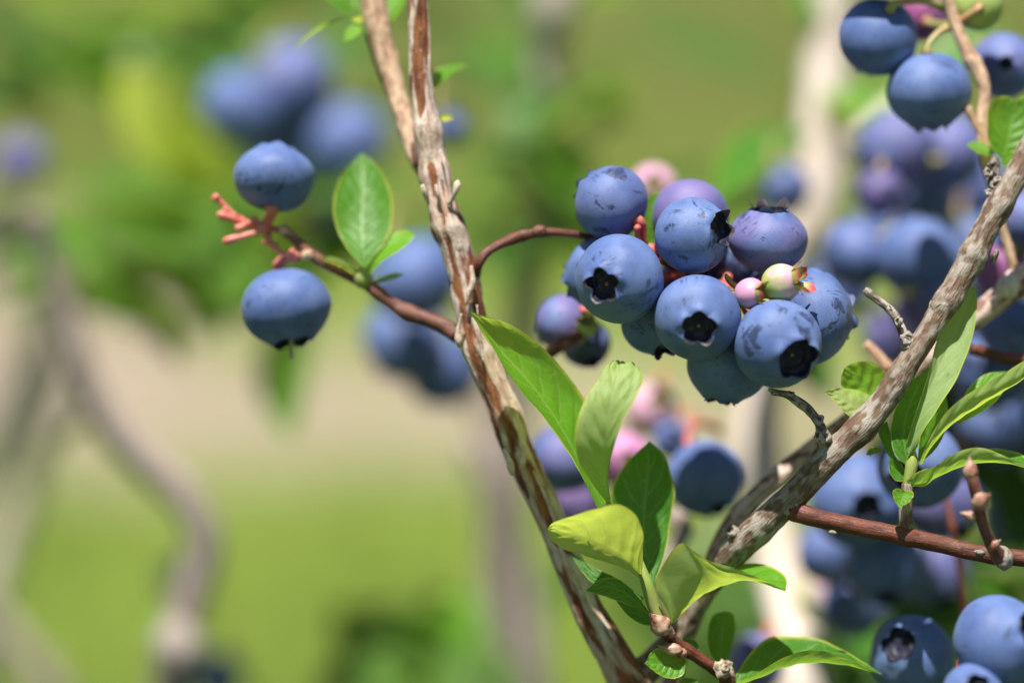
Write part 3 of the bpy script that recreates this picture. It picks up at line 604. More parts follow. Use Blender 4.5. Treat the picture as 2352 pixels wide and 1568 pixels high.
# leaves of the rosette
S7 = (2094, 1062, -1)
leaf3([(2084, 1072, 0), (2056, 1044, 0), (2046, 996, 1), (2050, 956, 2), (2064, 922, 3), (2093, 876, 4), (2138, 840, 6)], [(2088, 1074, 0), (2078, 1030, 1), (2076, 983, 2.5), (2096, 915, 4), (2138, 840, 6)], [(2092, 1072, 1), (2110, 1020, 3), (2122, 960, 4), (2134, 900, 5), (2138, 840, 6)], STEM3, (-.15, .35, .9), young=.12, nv=.85, gloss=.6, stalk=S7, label='dark green leaf of the upright rosette')
leaf3([(2079, 1032, -1), (2090, 990, -2), (2112, 925, -2), (2134, 850, -1), (2160, 760, 1), (2196, 690, 3), (2243, 648, 4.5)], [(2086, 1040, -1), (2094, 1000, -1), (2114, 940, -1), (2150, 860, 0), (2194, 760, 2.5), (2243, 648, 4.5)], [(2096, 1036, -1), (2112, 1005, -2.5), (2140, 958, -3), (2186, 890, -2), (2228, 795, 0), (2244, 710, 3), (2243, 648, 4.5)],
      STEM3, (-.5, .45, -.75), young=.28, nv=.7, gloss=.1, stalk=S7, ribmat=M_RIBRED, rib=.00045, label='long pale leaf showing its underside')
leaf3([(2110, 1064, -2), (2134, 1008, -4), (2174, 946, -5), (2218, 908, -5), (2306, 857, -4), (2352, 828, -3), (2420, 790, -2)], [(2116, 1066, -1), (2140, 1025, -2), (2182, 978, -2.5), (2250, 930, -2.5), (2352, 866, -2), (2420, 790, -2)], [(2120, 1060, 1), (2144, 1005, 4), (2190, 955, 5), (2255, 915, 5), (2345, 855, 3), (2420, 790, -2)],
      STEM3, (-.3, .85, -.35), young=.75, nv=.7, gloss=.2, stalk=S7, label='long yellow-green leaf reaching the right edge')
leaf3([(2200, 965, 4), (2216, 906, 4), (2238, 876, 5), (2268, 858, 6), (2312, 852, 6)], [(2200, 970, 4), (2240, 915, 4), (2275, 888, 5), (2312, 852, 6)], [(2200, 975, 4), (2265, 940, 4), (2300, 905, 5), (2312, 852, 6)], STEM3, (-.1, .6, .8), young=.55, nv=.8, gloss=.8, stalk=S7)
leaf3([(2108, 1058, 1), (2112, 1010, 2), (2128, 955, 3), (2150, 925, 4), (2172, 902, 5)], [(2112, 1060, 1), (2132, 1010, 3), (2150, 960, 4), (2172, 902, 5)], [(2116, 1062, 1), (2150, 1030, 2), (2170, 992, 3), (2177, 940, 4), (2172, 902, 5)], STEM3, (.1, .5, .85), young=.4, nv=.85, gloss=.7, stalk=S7)
leaf3([(2084, 1106, -1), (2106, 1086, -4), (2142, 1074, -5), (2184, 1046, -5), (2226, 1029, -5), (2262, 1029, -5), (2312, 1049, -5), (2356, 1070, -5), (2400, 1085, -5)], [(2086, 1114, -1), (2118, 1117, -2), (2146, 1099, -2), (2184, 1081, -2), (2222, 1067, -2), (2288, 1062, -2.5), (2356, 1072, -4), (2400, 1085, -5)], [(2088, 1110, 0), (2120, 1098, 3), (2160, 1075, 5), (2220, 1040, 6), (2276, 1030, 6), (2306, 1030, 6), (2340, 1041, 4), (2400, 1085, -5)],
      STEM3, (-.1, .9, -.3), young=.30, nv=.7, gloss=.3, stalk=(2092, 1090, -1), label='arching leaf at the right edge, underside towards the viewer')
leaf3([(2080, 1106, 0), (2056, 1102, 0), (2042, 1080, 0), (2042, 1050, 1), (2028, 1022, 2), (2016, 984, 3), (2036, 966, 4)], [(2082, 1102, 1), (2064, 1084, 1), (2052, 1055, 2), (2036, 1015, 3), (2036, 966, 4)], [(2086, 1092, 1), (2072, 1068, 2), (2056, 1046, 3), (2046, 1004, 4), (2036, 966, 4)], STEM3, (-.2, .4, .9), young=.15, nv=.7, gloss=.6, stalk=(2088, 1106, 0))
leaf3([(2028, 1036, 4), (2014, 1040, 4), (2000, 1046, 4), (1988, 1044, 4)], [(2028, 1034, 4), (2012, 1034, 4.5), (1998, 1038, 4.5), (1988, 1044, 4)], [(2028, 1032, 4), (2012, 1026, 5), (1996, 1030, 5), (1988, 1044, 4)], STEM3, (0, .8, -.4), young=.6, n=18, m=9, stalk=(2060, 1050, 2))
leaf3([(2080, 1128, -2.5), (2062, 1121, -4), (2050, 1128, -5), (2054, 1148, -5.5), (2066, 1165, -6)], [(2080, 1129, -2.5), (2074, 1140, -4), (2070, 1152, -5), (2066, 1165, -6)], [(2080, 1128, -2.5), (2092, 1126, -3.5), (2099, 1134, -4), (2088, 1152, -5), (2066, 1165, -6)], STEM3, (0, .5, .85), young=.5, nv=.5, gloss=.6, n=26, m=13, stalk=(2084, 1124, -1), label='tiny heart-shaped leaf')
leaf3([(2082, 1104, -1.5), (2100, 1088, -3), (2125, 1076, -4), (2144, 1074, -5)], [(2084, 1108, -1.5), (2106, 1098, -3), (2130, 1084, -4), (2144, 1074, -5)], [(2088, 1112, -1.5), (2114, 1102, -2.2), (2134, 1088, -3), (2144, 1074, -5)], STEM3, (-.1, .9, -.3), young=.5, n=20, m=9, stalk=(2086, 1112, -1))
# two leaves behind the branch, half hidden by it
leaf3([(2040, 935, 5), (1990, 938, 4), (1948, 908, 3.5), (1931, 878, 3), (1938, 848, 3)], [(2040, 935, 5), (2008, 918, 5), (1975, 880, 4.5), (1938, 848, 3)], [(2040, 935, 5), (2046, 890, 5), (2030, 850, 4.5), (1990, 830, 4), (1955, 835, 3.5), (1938, 848, 3)], STEM3, (-.15, .55, .8), young=.85, nv=.5, gloss=.8, quilt=.00014, n=50, m=25, stalk=(2030, 950, 3), label='quilted bright green leaf peeping out behind the branch')
leaf3([(1998, 968, 3), (1968, 968, 1), (1946, 952, 0), (1922, 928, -1), (1907, 912, -1), (1896, 899, -1.5)], [(1998, 965, 3), (1972, 942, 2), (1940, 918, 1), (1912, 904, 0), (1896, 899, -1.5)], [(2004, 955, 5), (2003, 914, 5), (1980, 899, 4), (1952, 893, 3), (1920, 892, 1), (1896, 899, -1.5)], STEM3, (-.2, .85, -.4), young=.9, nv=.7, gloss=.3, stalk=(2010, 960, 3), label='small yellow-green leaf with light edge')
# bud twig rising from that branch towards the viewer
tube('side_twig', px([(2300, 1282, -5, 40), (2280, 1255, -7, 30), (2262, 1215, -10, 27), (2252, 1180, -11, 28), (2246, 1150, -12, 28), (2236, 1110, -13, 26), (2230, 1085, -13, 24)]), B_MAR, STEM3, 18, .0004, style='rough', rough=.22, seed=14.)
ball('bud', at(2229, 1080, -13), sz(17), M_BUD, STEM3, cdir(-.1, 1, .1), 1.3, .25, 14, 3., .75, 5); ball('bud', at(2256, 1150, -14), sz(20), M_BUD, STEM3, cdir(.4, .5, .7), 1.1, .25, 14, 4., .75, 5)
ball('bud', at(2226, 1184, -12), sz(12), M_BUD, STEM3, cdir(-.9, .3, .3), 1.3, .25, 12, 5., .75, 5); ball('twig_node', at(2302, 1280, -5), sz(23), B_GREY, STEM3, cdir(.4, -.9, .1), 1.2, .2, 16, 6.)
ball('bud', at(2282, 1252, -9), sz(10), M_BUD, STEM3, cdir(.7, .6, .3), 1.5, .3, 10, 8., .75, 5)
# --- pink-brown branch behind it
s4 = px([(2460, 560, 16, 48), (2352, 640, 16, 56), (2290, 690, 17, 56), (2200, 760, 18, 54), (2100, 850, 19, 52), (2000, 930, 20, 50), (1930, 985, 20, 48), (1850, 1045, 20, 46), (1770, 1110, 18, 46), (1700, 1180, 17, 46), (1660, 1240, 17, 44), (1600, 1400, 19, 40), (1545, 1568, 22, 46)])
STEM4 = stem_root('blueberry_branch', to_ground(s4, .03, .04, .004, 4), B_PINK, 'blurred pink-brown branch running just behind the sharp slanting branch', 'stem', G_ST, nphi=26, step=.0007, style='rough', rough=.08, seed=7.7, nodes=((.0105, .3, .002),))
tube('side_twig', px([(2230, 800, 17, 24), (2270, 812, 18, 26), (2310, 822, 18, 26), (2360, 826, 18, 28), (2440, 830, 18, 28)]), B_RED, STEM4, 14, .0007, style='rough', rough=.14, seed=2.6)
tube('side_twig', px([(2044, 850, 20, 30), (2020, 822, 21, 28), (2000, 800, 22, 26), (1988, 788, 22, 22)]), B_TAN, STEM4, 14, .0007, style='rough', rough=.15, seed=2.1)
ball('twig_node', at(2322, 655, 14), sz(30), B_PALE, STEM4, cdir(.7, .7, 0), 1.2, .3, 14, 2.)
# --- twig carrying the upper right berries
s5 = px([(2150, -130, 22, 22), (2172, -30, 22, 24), (2196, 60, 22, 28), (2222, 120, 21, 32), (2252, 176, 20, 34), (2262, 215, 19, 28), (2256, 270, 18, 28), (2258, 330, 17, 28), (2272, 400, 16, 26), (2292, 470, 16, 24), (2312, 550, 16, 24), (2330, 620, 16, 24), (2345, 650, 16, 22)])
STEM5 = stem_root('fruiting_twig', s5, B_TAN, 'thin yellow and pinkish twig running down between the upper right berries', 'twig', 'thin fruiting twigs', nphi=20, step=.0005, style='rough', rough=.10, seed=1.9, nodes=((.0205, .25, .0014),))
tube('side_twig', px([(2256, 310, 17, 20), (2240, 285, 17, 17), (2228, 262, 17, 20), (2222, 248, 17, 22), (2220, 243, 17, 10)]), B_TAN, STEM5, 14, .0005, style='rough', rough=.12, seed=3.3)
leaf3([(2302, 368, 11), (2276, 337, 10), (2268, 290, 10), (2272, 243, 11), (2296, 222, 12), (2322, 224, 13), (2333, 236, 13)], [(2302, 368, 11), (2316, 320, 12), (2326, 270, 13), (2333, 236, 13)], [(2302, 368, 11), (2360, 350, 11), (2396, 290, 11), (2390, 240, 12), (2360, 222, 13), (2340, 226, 13), (2333, 236, 13)], STEM5, (-.1, .3, .9), young=.42, nv=.6, gloss=.4, stalk=(2296, 390, 12), n=34, m=15, label='broad dark green leaf with notched tip')
leaf3([(2284, 356, 12), (2262, 356, 11), (2238, 348, 11), (2219, 333, 12)], [(2284, 352, 12), (2262, 346, 12), (2240, 338, 12), (2219, 333, 12)], [(2284, 348, 13), (2266, 332, 13), (2242, 324, 13), (2219, 333, 12)], STEM5, (-.1, .8, .5), young=.5, n=20, m=9, stalk=(2294, 372, 12))
leaf_simple((2300, 378, 10), (2330, 352, 8), 40, STEM5, (.1, .6, .7), young=.5, n=18, m=9)

# --- leafy shoot at the bottom with buds
s6 = px([(1508, 1428, 0, 20), (1530, 1456, 1, 22), (1560, 1478, 2, 24), (1600, 1508, 3, 28), (1640, 1534, 4, 30), (1690, 1568, 6, 32), (1740, 1640, 9, 34)])
SHOOT = stem_root('leafy_shoot', to_ground(s6, .02, .03, .003, 3), B_RED, 'young red-brown shoot with buds and bright leaves at the bottom middle', 'shoot', None, nphi=20, step=.00045, style='rough', rough=.16, seed=11., nodes=((.0035, .2, .0008), (.0075, .25, .001)))
def bud(c, r, ax_, st, seed):
    o = ball('bud', c, r, M_BUD, SHOOT, ax_, st, .14, 22, seed, .85, 4)
    return o
bud(at(1516, 1434, -1), sz(24), cdir(-.55, .62, .5), 1.35, 1.); bud(at(1543, 1490, 0), sz(15), cdir(-.9, .25, .3), 1.7, 2.); bud(at(1541, 1452, 0), sz(10), cdir(.2, .9, .5), 1.2, 3.)
ball('bud', at(1566, 1500, 1), sz(12), M_BUD, SHOOT, cdir(-.3, .1, .9), 1.1, .3, 12, 7.)
tube('side_twig', px([(1672, 1600, 2, 34), (1668, 1570, -1, 32), (1666, 1550, -4, 30), (1665, 1538, -6, 32)]), B_RED, SHOOT, 18, .0004, style='rough', rough=.25, seed=6.)
scar(SHOOT, at(1665, 1533, -6.6), sz(17), cdir(0, .25, 1), M_DRY, 2.3); scar(SHOOT, at(1667, 1533, -7.2), sz(8), cdir(0, .25, 1), M_DRY, 5.3)
ball('bark_flake', at(1681, 1546, -6.6), sz(6), M_DRY, SHOOT, cdir(.5, -.8, .2), 2.2, .3, 8, 4.)
tube('leaf_shoot', px([(1520, 1436, 1, 26), (1500, 1386, .5, 30), (1487, 1345, 0, 28), (1468, 1290, .5, 20), (1432, 1210, 1, 16), (1404, 1166, 1, 14), (1394, 1150, 1, 8)]), M_SHOOT, SHOOT, 16, .0005, attrs=False)
leaf3([(1372, 1166, 0), (1314, 1048, -4), (1258, 969, -5.5), (1174, 868, -5.5), (1118, 773, -4), (1082, 717, -2)], [(1384, 1160, 1), (1326, 1048, 1.5), (1281, 969, 2), (1222, 885, 2), (1146, 800, 1), (1082, 717, -2)], [(1394, 1156, 1), (1392, 1060, 4), (1374, 985, 5.5), (1340, 913, 5.5), (1286, 840, 4), (1230, 784, 2), (1162, 740, 0), (1082, 717, -2)],
      SHOOT, (.25, .45, .85), young=.62, nv=.75, gloss=.7, n=60, m=27, stalk=(1404, 1166, 1), rib=.0003, label='long green leaf pointing to the upper left')
leaf3([(1392, 1152, 0), (1354, 1101, -5), (1328, 1054, -8.5), (1321, 995, -10), (1338, 929, -9), (1372, 874, -7), (1388, 846, -5.5), (1398, 832, -4), (1408, 833, -1), (1414, 850, 1)], [(1397, 1152, 0), (1388, 1095, -4.5), (1392, 1020, -8), (1402, 940, -9), (1416, 880, -8), (1427, 850, -6.5), (1434, 835, -5), (1440, 835, -2), (1442, 852, 1)], [(1402, 1152, 0), (1397, 1086, -5), (1411, 1022, -9), (1432, 966, -10), (1452, 928, -9.5), (1467, 896, -8.5), (1476, 870, -7), (1474, 850, -5.5), (1468, 848, -2.5), (1464, 868, 1)],
      SHOOT, (-.15, .2, -.95), young=.62, nv=.85, gloss=.3, n=64, m=29, crumple=.0012, stalk=(1404, 1166, 1), rib=.0003, quilt=.0001, label='pale crinkled leaf with its tip rolled over')
leaf3([(1494, 1338, 2), (1462, 1290, 4), (1424, 1220, 6), (1400, 1150, 7), (1417, 1094, 7), (1450, 1051, 7), (1491, 1013, 7)], [(1498, 1338, 2), (1482, 1260, 6), (1479, 1183, 8), (1487, 1090, 8.5), (1491, 1013, 7)], [(1504, 1338, 2), (1530, 1262, 4), (1540, 1199, 6), (1550, 1133, 6.5), (1542, 1087, 7), (1522, 1041, 7), (1491, 1013, 7)],
      SHOOT, (0, .25, .97), young=.06, nv=.6, gloss=.35, n=46, m=19, stalk=(1508, 1400, 1), label='dark green pointed leaf standing upright')
leaf3([(1474, 1328, 0), (1477, 1260, -5), (1474, 1212, -9), (1454, 1176, -11), (1420, 1158, -11.5), (1366, 1168, -11), (1310, 1186, -9), (1270, 1200, -6), (1257, 1216, -4)], [(1477, 1332, 0), (1440, 1288, -1), (1390, 1256, -2), (1330, 1230, -3), (1257, 1216, -4)], [(1478, 1334, -1), (1436, 1306, -2), (1354, 1279, -2.5), (1288, 1256, -3), (1264, 1236, -3.5), (1257, 1216, -4)],
      SHOOT, (-.15, .9, -.35), young=.78, nv=.7, gloss=.3, n=50, m=23, stalk=(1498, 1390, 0), ribmat=M_RIB, rib=.0004, label='bright yellow-green leaf lit through, bent to the left')
leaf3([(1478, 1372, 2), (1420, 1330, 3), (1360, 1300, 4), (1306, 1264, 5)], [(1476, 1376, 2), (1420, 1346, 2), (1360, 1316, 3), (1306, 1264, 5)], [(1474, 1382, 1), (1420, 1366, 1), (1352, 1330, 2), (1306, 1264, 5)], SHOOT, (-.2, .6, .75), young=.03, nv=.6, gloss=.4, n=30, m=13, stalk=(1502, 1400, 1))
leaf3([(1492, 1406, 0), (1462, 1366, -1), (1418, 1328, -1), (1374, 1332, -2), (1346, 1356, -3)], [(1491, 1408, 0), (1452, 1374, -2), (1405, 1348, -2.5), (1346, 1356, -3)], [(1490, 1410, -1), (1446, 1390, -3), (1392, 1370, -4), (1346, 1356, -3)], SHOOT, (-.2, .7, .65), young=.15, nv=.7, gloss=.9, n=30, m=13, stalk=(1508, 1420, 1))
leaf3([(1502, 1426, 2), (1470, 1390, 2), (1440, 1380, 2), (1414, 1378, 2)], [(1502, 1430, 2), (1466, 1412, 2), (1440, 1400, 2), (1414, 1378, 2)], [(1502, 1436, 2), (1478, 1434, 2), (1446, 1416, 2), (1414, 1378, 2)], SHOOT, (-.2, .5, .8), young=.02, nv=.6, gloss=.3, n=24, m=11)
leaf3([(1536, 1428, 0), (1507, 1338, -2), (1525, 1294, -3), (1546, 1262, -4), (1566, 1246, -4), (1590, 1263, -4), (1630, 1287, -4), (1690, 1305, -4), (1760, 1334, -5), (1805, 1357, -6)], [(1546, 1430, 0), (1564, 1394, 0), (1601, 1363, 0), (1648, 1342, 0), (1706, 1332, -1), (1760, 1341, -3), (1805, 1357, -6)], [(1552, 1428, 1), (1580, 1390, 5), (1620, 1340, 7), (1668, 1306, 7), (1692, 1297, 6), (1732, 1293, 5), (1770, 1300, 3), (1803, 1322, 0), (1805, 1357, -6)],
      SHOOT, (0, .9, -.35), young=.62, nv=.6, gloss=.3, n=60, m=27, stalk=(1524, 1436, 1), rib=.00034, label='folded light green leaf pointing right, its tip showing the upper side')
leaf3([(1688, 1552, 4), (1724, 1498, 7), (1760, 1466, 9), (1800, 1459, 9), (1876, 1465, 8), (1926, 1486, 7), (1964, 1508, 6), (2028, 1548, 3)], [(1694, 1572, 3), (1750, 1548, 2), (1803, 1527, 2), (1876, 1520, 2), (1936, 1524, 2), (2028, 1548, 3)], [(1690, 1566, 0), (1730, 1552, -1), (1782, 1518, -2), (1830, 1498, -2), (1876, 1493, -2), (1936, 1509, -1), (2028, 1548, 3)], SHOOT, (0, .93, .15), young=.18, nv=.6, gloss=.5, n=46, m=19, stalk=(1690, 1590, 6), label='long dark leaf arching along the bottom edge')
leaf3([(1658, 1535, 7), (1630, 1497, 7), (1626, 1440, 8), (1640, 1410, 9), (1664, 1402, 9)], [(1660, 1535, 7), (1656, 1480, 9), (1660, 1440, 9.5), (1664, 1402, 9)], [(1664, 1535, 7), (1684, 1470, 7), (1690, 1430, 8), (1684, 1408, 8.5), (1664, 1402, 9)], SHOOT, (0, .2, .95), young=.2, nv=.6, gloss=.3, n=28, m=13, stalk=(1650, 1545, 5))
leaf3([(1572, 1500, 2), (1530, 1482, 1), (1496, 1496, 0), (1481, 1524, -1)], [(1574, 1510, 2), (1545, 1520, 1), (1512, 1524, 0), (1481, 1524, -1)], [(1576, 1518, 1), (1568, 1550, 0), (1530, 1556, -1), (1481, 1524, -1)], SHOOT, (-.1, .6, .75), young=.5, nv=.7, gloss=.8, n=30, m=15, stalk=(1595, 1508, 3))
leaf_simple((1600, 1506, 3), (1566, 1462, 4), 40, SHOOT, (.2, .3, .9), young=.1, n=18, m=9)
leaf_simple((1600, 1560, 4), (1560, 1600, 3), 50, SHOOT, (0, .6, .7), young=.2, n=18, m=9)

# ================================================================== BERRIES OF THE SHARP CLUSTER
GC = 'ripe berries of the sharp cluster'
C0 = (1560, 610, 14); C1 = (1650, 655, 12.5)
berry(1404, 466, 87, 7, (-.72, .50, -.42), 'blue berry with dark smudges, top left of the sharp cluster', GC, q=.93, wear=.55, purple=.15, ped=(1450, 572, 14), lobe=.09, flare=.5, spin=.4)
berry(1586, 498, 89, 13, (-.1, .6, -.75), 'purplish berry behind the top middle of the sharp cluster', GC, q=.94, wear=.05, purple=.62, ped=C0, lobe=0)
berry(1590, 541, 88, -.5, (.76, .17, .63), 'scratched berry with a torn calyx gaping to the right', GC, q=.97, wear=.55, rc=.43, cup=.24, lobe=.20, flare=.15, ped=(1540, 590, 12), spin=2.2, scal=.05)
berry(1764, 551, 91, 5, (.02, .955, .22), 'flattened mauve berry whose spiky calyx points up', GC, q=.84, wear=.5, purple=.42, rc=.42, lobe=.22, flare=.35, ped=C1, spin=.9)
berry(1380, 632, 86, 11, (-.88, -.18, -.25), 'berry half hidden behind the leftmost open-calyx berry', GC, q=.93, wear=.25, lobe=.09, flare=.6, ped=(1470, 585, 14))
berry(1423, 641, 102, -3, (-.43, -.17, .88), 'large berry with star-shaped open calyx, left front of the sharp cluster', GC, q=.96, wear=.34, rc=.35, cup=.24, lobe=.06, flare=.45, scal=.15, ridge=.055, ped=(1500, 600, 13), spin=.55)
berry(1601, 729, 100, -4.5, (-.02, -.27, .96), 'large berry with dark open calyx, centre front of the sharp cluster', GC, q=.96, wear=.18, rc=.365, cup=.22, lobe=.055, flare=.4, scal=.12, ridge=.055, ped=(1590, 640, 12), spin=1.5)
berry(1787, 790, 102, -6, (.40, -.37, .84), 'large scuffed berry with widest calyx, lower right front of the sharp cluster', GC, q=.96, wear=.62, rc=.455, cup=.24, lobe=.05, flare=.4, scal=.075, ridge=.06, ped=(1700, 668, 12), spin=.2)
berry(1862, 727, 112, 6, (.90, .02, -.30), 'streaked berry at the right end of the sharp cluster', GC, q=.80, wear=.75, rc=.40, lobe=.08, flare=.5, ped=(1720, 672, 12), spin=2.)
berry(1671, 836, 94, 6, (-.2, -.93, .05), 'shaded berry hanging lowest in the sharp cluster', GC, q=.96, wear=.5, rc=.35, lobe=.06, flare=.2, ped=(1680, 668, 14))
berry(1502, 741, 76, 6.5, (.32, -.82, .42), 'small dark berry below the left front berry', GC, q=.98, wear=.5, rc=.38, lobe=.16, flare=.2, ped=(1570, 630, 14))
berry(1672, 606, 74, 22, (.1, .5, -.8), 'inner berry lost in the dark middle of the sharp cluster', GC, purple=.3, wear=.9, lobe=0, ped=(1640, 660, 16))
berry(1560, 660, 60, 24, (.1, -.5, -.8), 'inner berry filling the gap left of the centre front berry', GC, purple=.5, wear=.9, lobe=0, ped=(1580, 640, 18))
berry(1772, 668, 62, 20, (.3, .2, -.8), 'inner berry behind the two unripe ones', GC, purple=.2, wear=.9, lobe=0, ped=(1720, 668, 16))
GU = 'unripe berries of the sharp cluster'
berry(1724, 674, 36, -5, (.70, .02, .60), 'smaller pink-green unripe berry beside the centre front berry', GU, q=1.05, unripe=True, pink=.74, rc=.66, cup=.4, lobe=.62, flare=.12, scal=.02, ridge=.02, ped=(1690, 668, 10), pedr=.0005, pedmat=M_PEDG, spin=.7)
berry(1794, 650, 44, -4.5, (.86, .22, .38), 'larger green unripe berry with red-edged calyx', GU, q=1.05, unripe=True, pink=.54, rc=.62, cup=.35, lobe=.62, flare=.22, scal=.02, ridge=.02, ped=(1700, 666, 10), pedr=.0005, pedmat=M_PEDG, spin=.25)
# bare fruit stalks and a leaf inside the cluster (parts of the stem)
tube('fruit_stalk', px([(1500, 592, 12, 16), (1478, 566, 8, 15), (1466, 545, 5, 13), (1464, 530, 4, 14), (1464, 520, 3.6, 18), (1464, 516, 3.5, 8)]), M_PED, STEM1, 12, .0004, attrs=False)
tube('fruit_stalk', px([(1440, 566, 12, 14), (1470, 560, 9, 16), (1500, 572, 8, 20), (1515, 590, 8, 18)]), M_PED, STEM1, 12, .0004, attrs=False)
tube('fruit_stalk', px([(1720, 672, 12, 12), (1690, 660, 4, 12), (1672, 640, 1, 14), (1668, 632, 0, 8)]), M_PEDG, STEM1, 12, .0004, attrs=False)
tube('fruit_stalk', px([(1700, 668, 12, 14), (1690, 680, 2, 12), (1690, 700, -1, 10)]), M_PEDG, STEM1, 12, .0004, attrs=False)
leaf_simple((1480, 560, 20), (1510, 440, 17), 90, STEM1, (.1, .5, .85), young=.4, n=26, m=11, label='green leaf squeezed between the berries')

# ================================================================== OTHER BERRIES
GL = 'pair of berries on the left twig'
berry(630, 409, 94, 20, (.05, .93, -.28), 'soft-focus berry above the red stalks on the left', GL, q=.80, wear=.12, rc=.36, lobe=.06, flare=.4, ped=(600, 524, 19.5), pedr=.0009, pedmat=M_PED)
berry(657, 706, 104, 20, (.18, -.93, .18), 'soft-focus berry hanging below the red stalks on the left', GL, q=.86, wear=.22, rc=.44, lobe=.04, flare=.1, ped=(684, 588, 19.5), pedr=.0009, pedmat=M_PED, style=True)
GR = 'berries in the upper right corner'
berry(2016, 86, 92, 24, (-.2, -.55, -.6), 'blue berry at the top edge with a curved shadow across it', GR, q=.96, wear=.1, res=1, ped=(2170, 20, 26), pedmat=M_PEDG)
berry(2134, 208, 98, 22, (.05, -.92, -.1), 'berry in the upper right with a bright square of sun', GR, q=.9, wear=.1, res=1, ped=(2190, 60, 24), pedmat=M_PEDG)
berry(2306, 152, 76, 34, (-.1, .0, .98), 'mauve-blue berry near the right edge, its small calyx facing the viewer', GR, q=.95, wear=.1, purple=.25, rc=.22, res=1, ped=(2250, 100, 44), pedmat=M_PEDG)
berry(2246, 14, 58, 26, (.1, .2, -.9), 'pale pink and green unripe berry at the top right edge', GR, q=.95, unripe=True, pink=.45, rc=.4, cup=.2, lobe=.1, res=1, ped=(2196, 55, 24), pedmat=M_PEDG)
berry(2122, 40, 56, 36, (0, .3, -.9), 'dark red berry in shade between the top edge berries', GR, q=.95, purple=.95, wear=.6, lobe=0, res=1, ped=(2190, 60, 30), pedmat=M_PEDG)
berry(2008, -96, 88, 17, (-.2, .5, -.5), 'berry just above the top edge shading the one below it', GR, q=.95, res=1, ped=(2160, -80, 24), pedmat=M_PEDG)
GB = 'blurred berries behind the right side'
for a in ((2060, 345, 96, 62, (-.3, .1, -0.15), 'hazy blue-mauve berry behind the upper right pair', .4, .1), (2172, 352, 92, 66, (.3, -.2, -0.15), 'hazy violet berry just right of the blue-mauve one', .35, .1), (2020, 440, 58, 58, (0, -.4, -0.18), 'dark maroon berry low in the hazy upper right clump', .72, 1.),
          (2120, 440, 72, 74, (.1, -.5, -0.15), 'shaded berry under the hazy violet berry', .2, .4), (2190, 500, 70, 95, (.1, .2, -0.18), 'far grey-blue berry above the bright round blurred berry', .2, .1),
          (2108, 594, 98, 52, (.1, .3, -0.18), 'bright round blurred berry left of the slanting branch', .05, .05), (1964, 584, 80, 56, (-.3, -.2, -0.15), 'darker blurred berry left of the bright round one', .1, .5), (1800, 436, 62, 80, (.2, -.3, -0.18), 'dark blurred berry beside the pale background stem', .2, .8),
          (2356, 510, 76, 34, (.2, .4, -0.15), 'blue-violet berry cut by the right edge, beside the slanting branch', .45, .1), (2300, 620, 66, 36, (-.2, .2, -0.18), 'pinkish-purple berry right of the slanting branch', .9, .1), (2336, 745, 92, 44, (.1, -.3, -0.15), 'dark berry at the right edge below the pinkish one', .2, .4), (2270, 850, 96, 52, (-.2, -.5, -0.12), 'very dark berry behind the rosette leaves', .1, .9),
          (2236, 424, 84, 90, (.2, -.5, -.2), 'far violet berry between the hazy violet berry and the slanting branch', .4, .1), (2236, 575, 88, 82, (.2, -.5, -.1), 'dim blue berry between the bright round one and the branch', .1, .4), (2030, 520, 70, 104, (0, -.6, -.1), 'far dark berry over the bright round blurred berry', .1, .7), (2190, 655, 86, 66, (.2, -.7, -.1), 'dark navy berry under the bright round blurred one', .1, .7),
          (1930, 660, 76, 92, (-.2, -.6, -.1), 'far dim berry right of the streaked cluster berry', .2, .5), (2060, 775, 80, 84, (.1, -.6, -.1), 'dark violet berry behind the gnarled dead twiglet', .6, .6), (2290, 975, 90, 66, (.1, -.6, -.1), 'navy berry in deep shade right of the rosette', .1, .9), (2330, 1180, 84, 84, (.1, -.6, -.1), 'far greyish berry behind the bud twig', .3, .2), (1960, 1385, 86, 72, (.1, -.6, -.1), 'deep navy berry below the large one with a dark eye', .1, .7),
          (2130, 700, 80, 72, (.0, -.2, -0.18), 'violet-red berry in the shade behind the slanting branch', .7, .3)):
    berry(*a[:5], a[5], GB, q=.92, purple=a[6], wear=a[7], res=1 if a[3] < 60 else 0, ped=(a[0] + 40, a[1] - a[2] - 30, a[3] + 22), pedmat=M_PEDG)
GD = 'blurred berries low on the right'
for a in ((1974, 1150, 112, 46, (.05, -.05, .95), 'large blurred berry with a dark eye, below the slanting branch', .05, .1), (2112, 1068, 100, 27, (-.2, -.1, .4), 'shaded blue berry right behind the rosette shoot', .1, .2), (2166, 1152, 92, 42, (.3, -.5, .4), 'mauve berry right of the rosette stalk', .5, .1), (2030, 1300, 94, 50, (.0, -.6, .5), 'deep blue berry in shade under the red-brown branch', .1, .5),
          (2140, 1310, 88, 60, (.2, -.6, .5), 'shaded purple-blue berry under the bud twig', .4, .3), (1910, 1270, 80, 62, (.1, -.5, .4), 'dim berry touching the pale stem below the branch', .1, .5),
          (2094, 1508, 98, 22, (-.45, .42, .78), 'bottom right berry half in shadow with dark calyx', .0, .1), (2296, 1474, 110, -14, (.62, .35, .65), 'big pale berry in the bottom right corner', .0, .15), (2236, 1590, 70, -18, (0, .3, .8), 'berry peeping in at the bottom edge between the corner berries', .0, .1)):
    berry(*a[:5], a[5], GD, q=.93, purple=a[6], wear=a[7], res=1, rc=.40 if a[3] < 30 else .3, lobe=.06, ped=(a[0] + 30, a[1] - a[2] - 30, a[3] + 24) if a[3] > 30 else (2230, 1690, a[3] + 6))
berry(1902, 1372, 72, 74, (.2, .3, .7), 'pale beige-pink unripe berry blurred beside the pale stem', GD, unripe=True, pink=.35, res=0, rc=.4, lobe=.1, ped=(1950, 1290, 90))
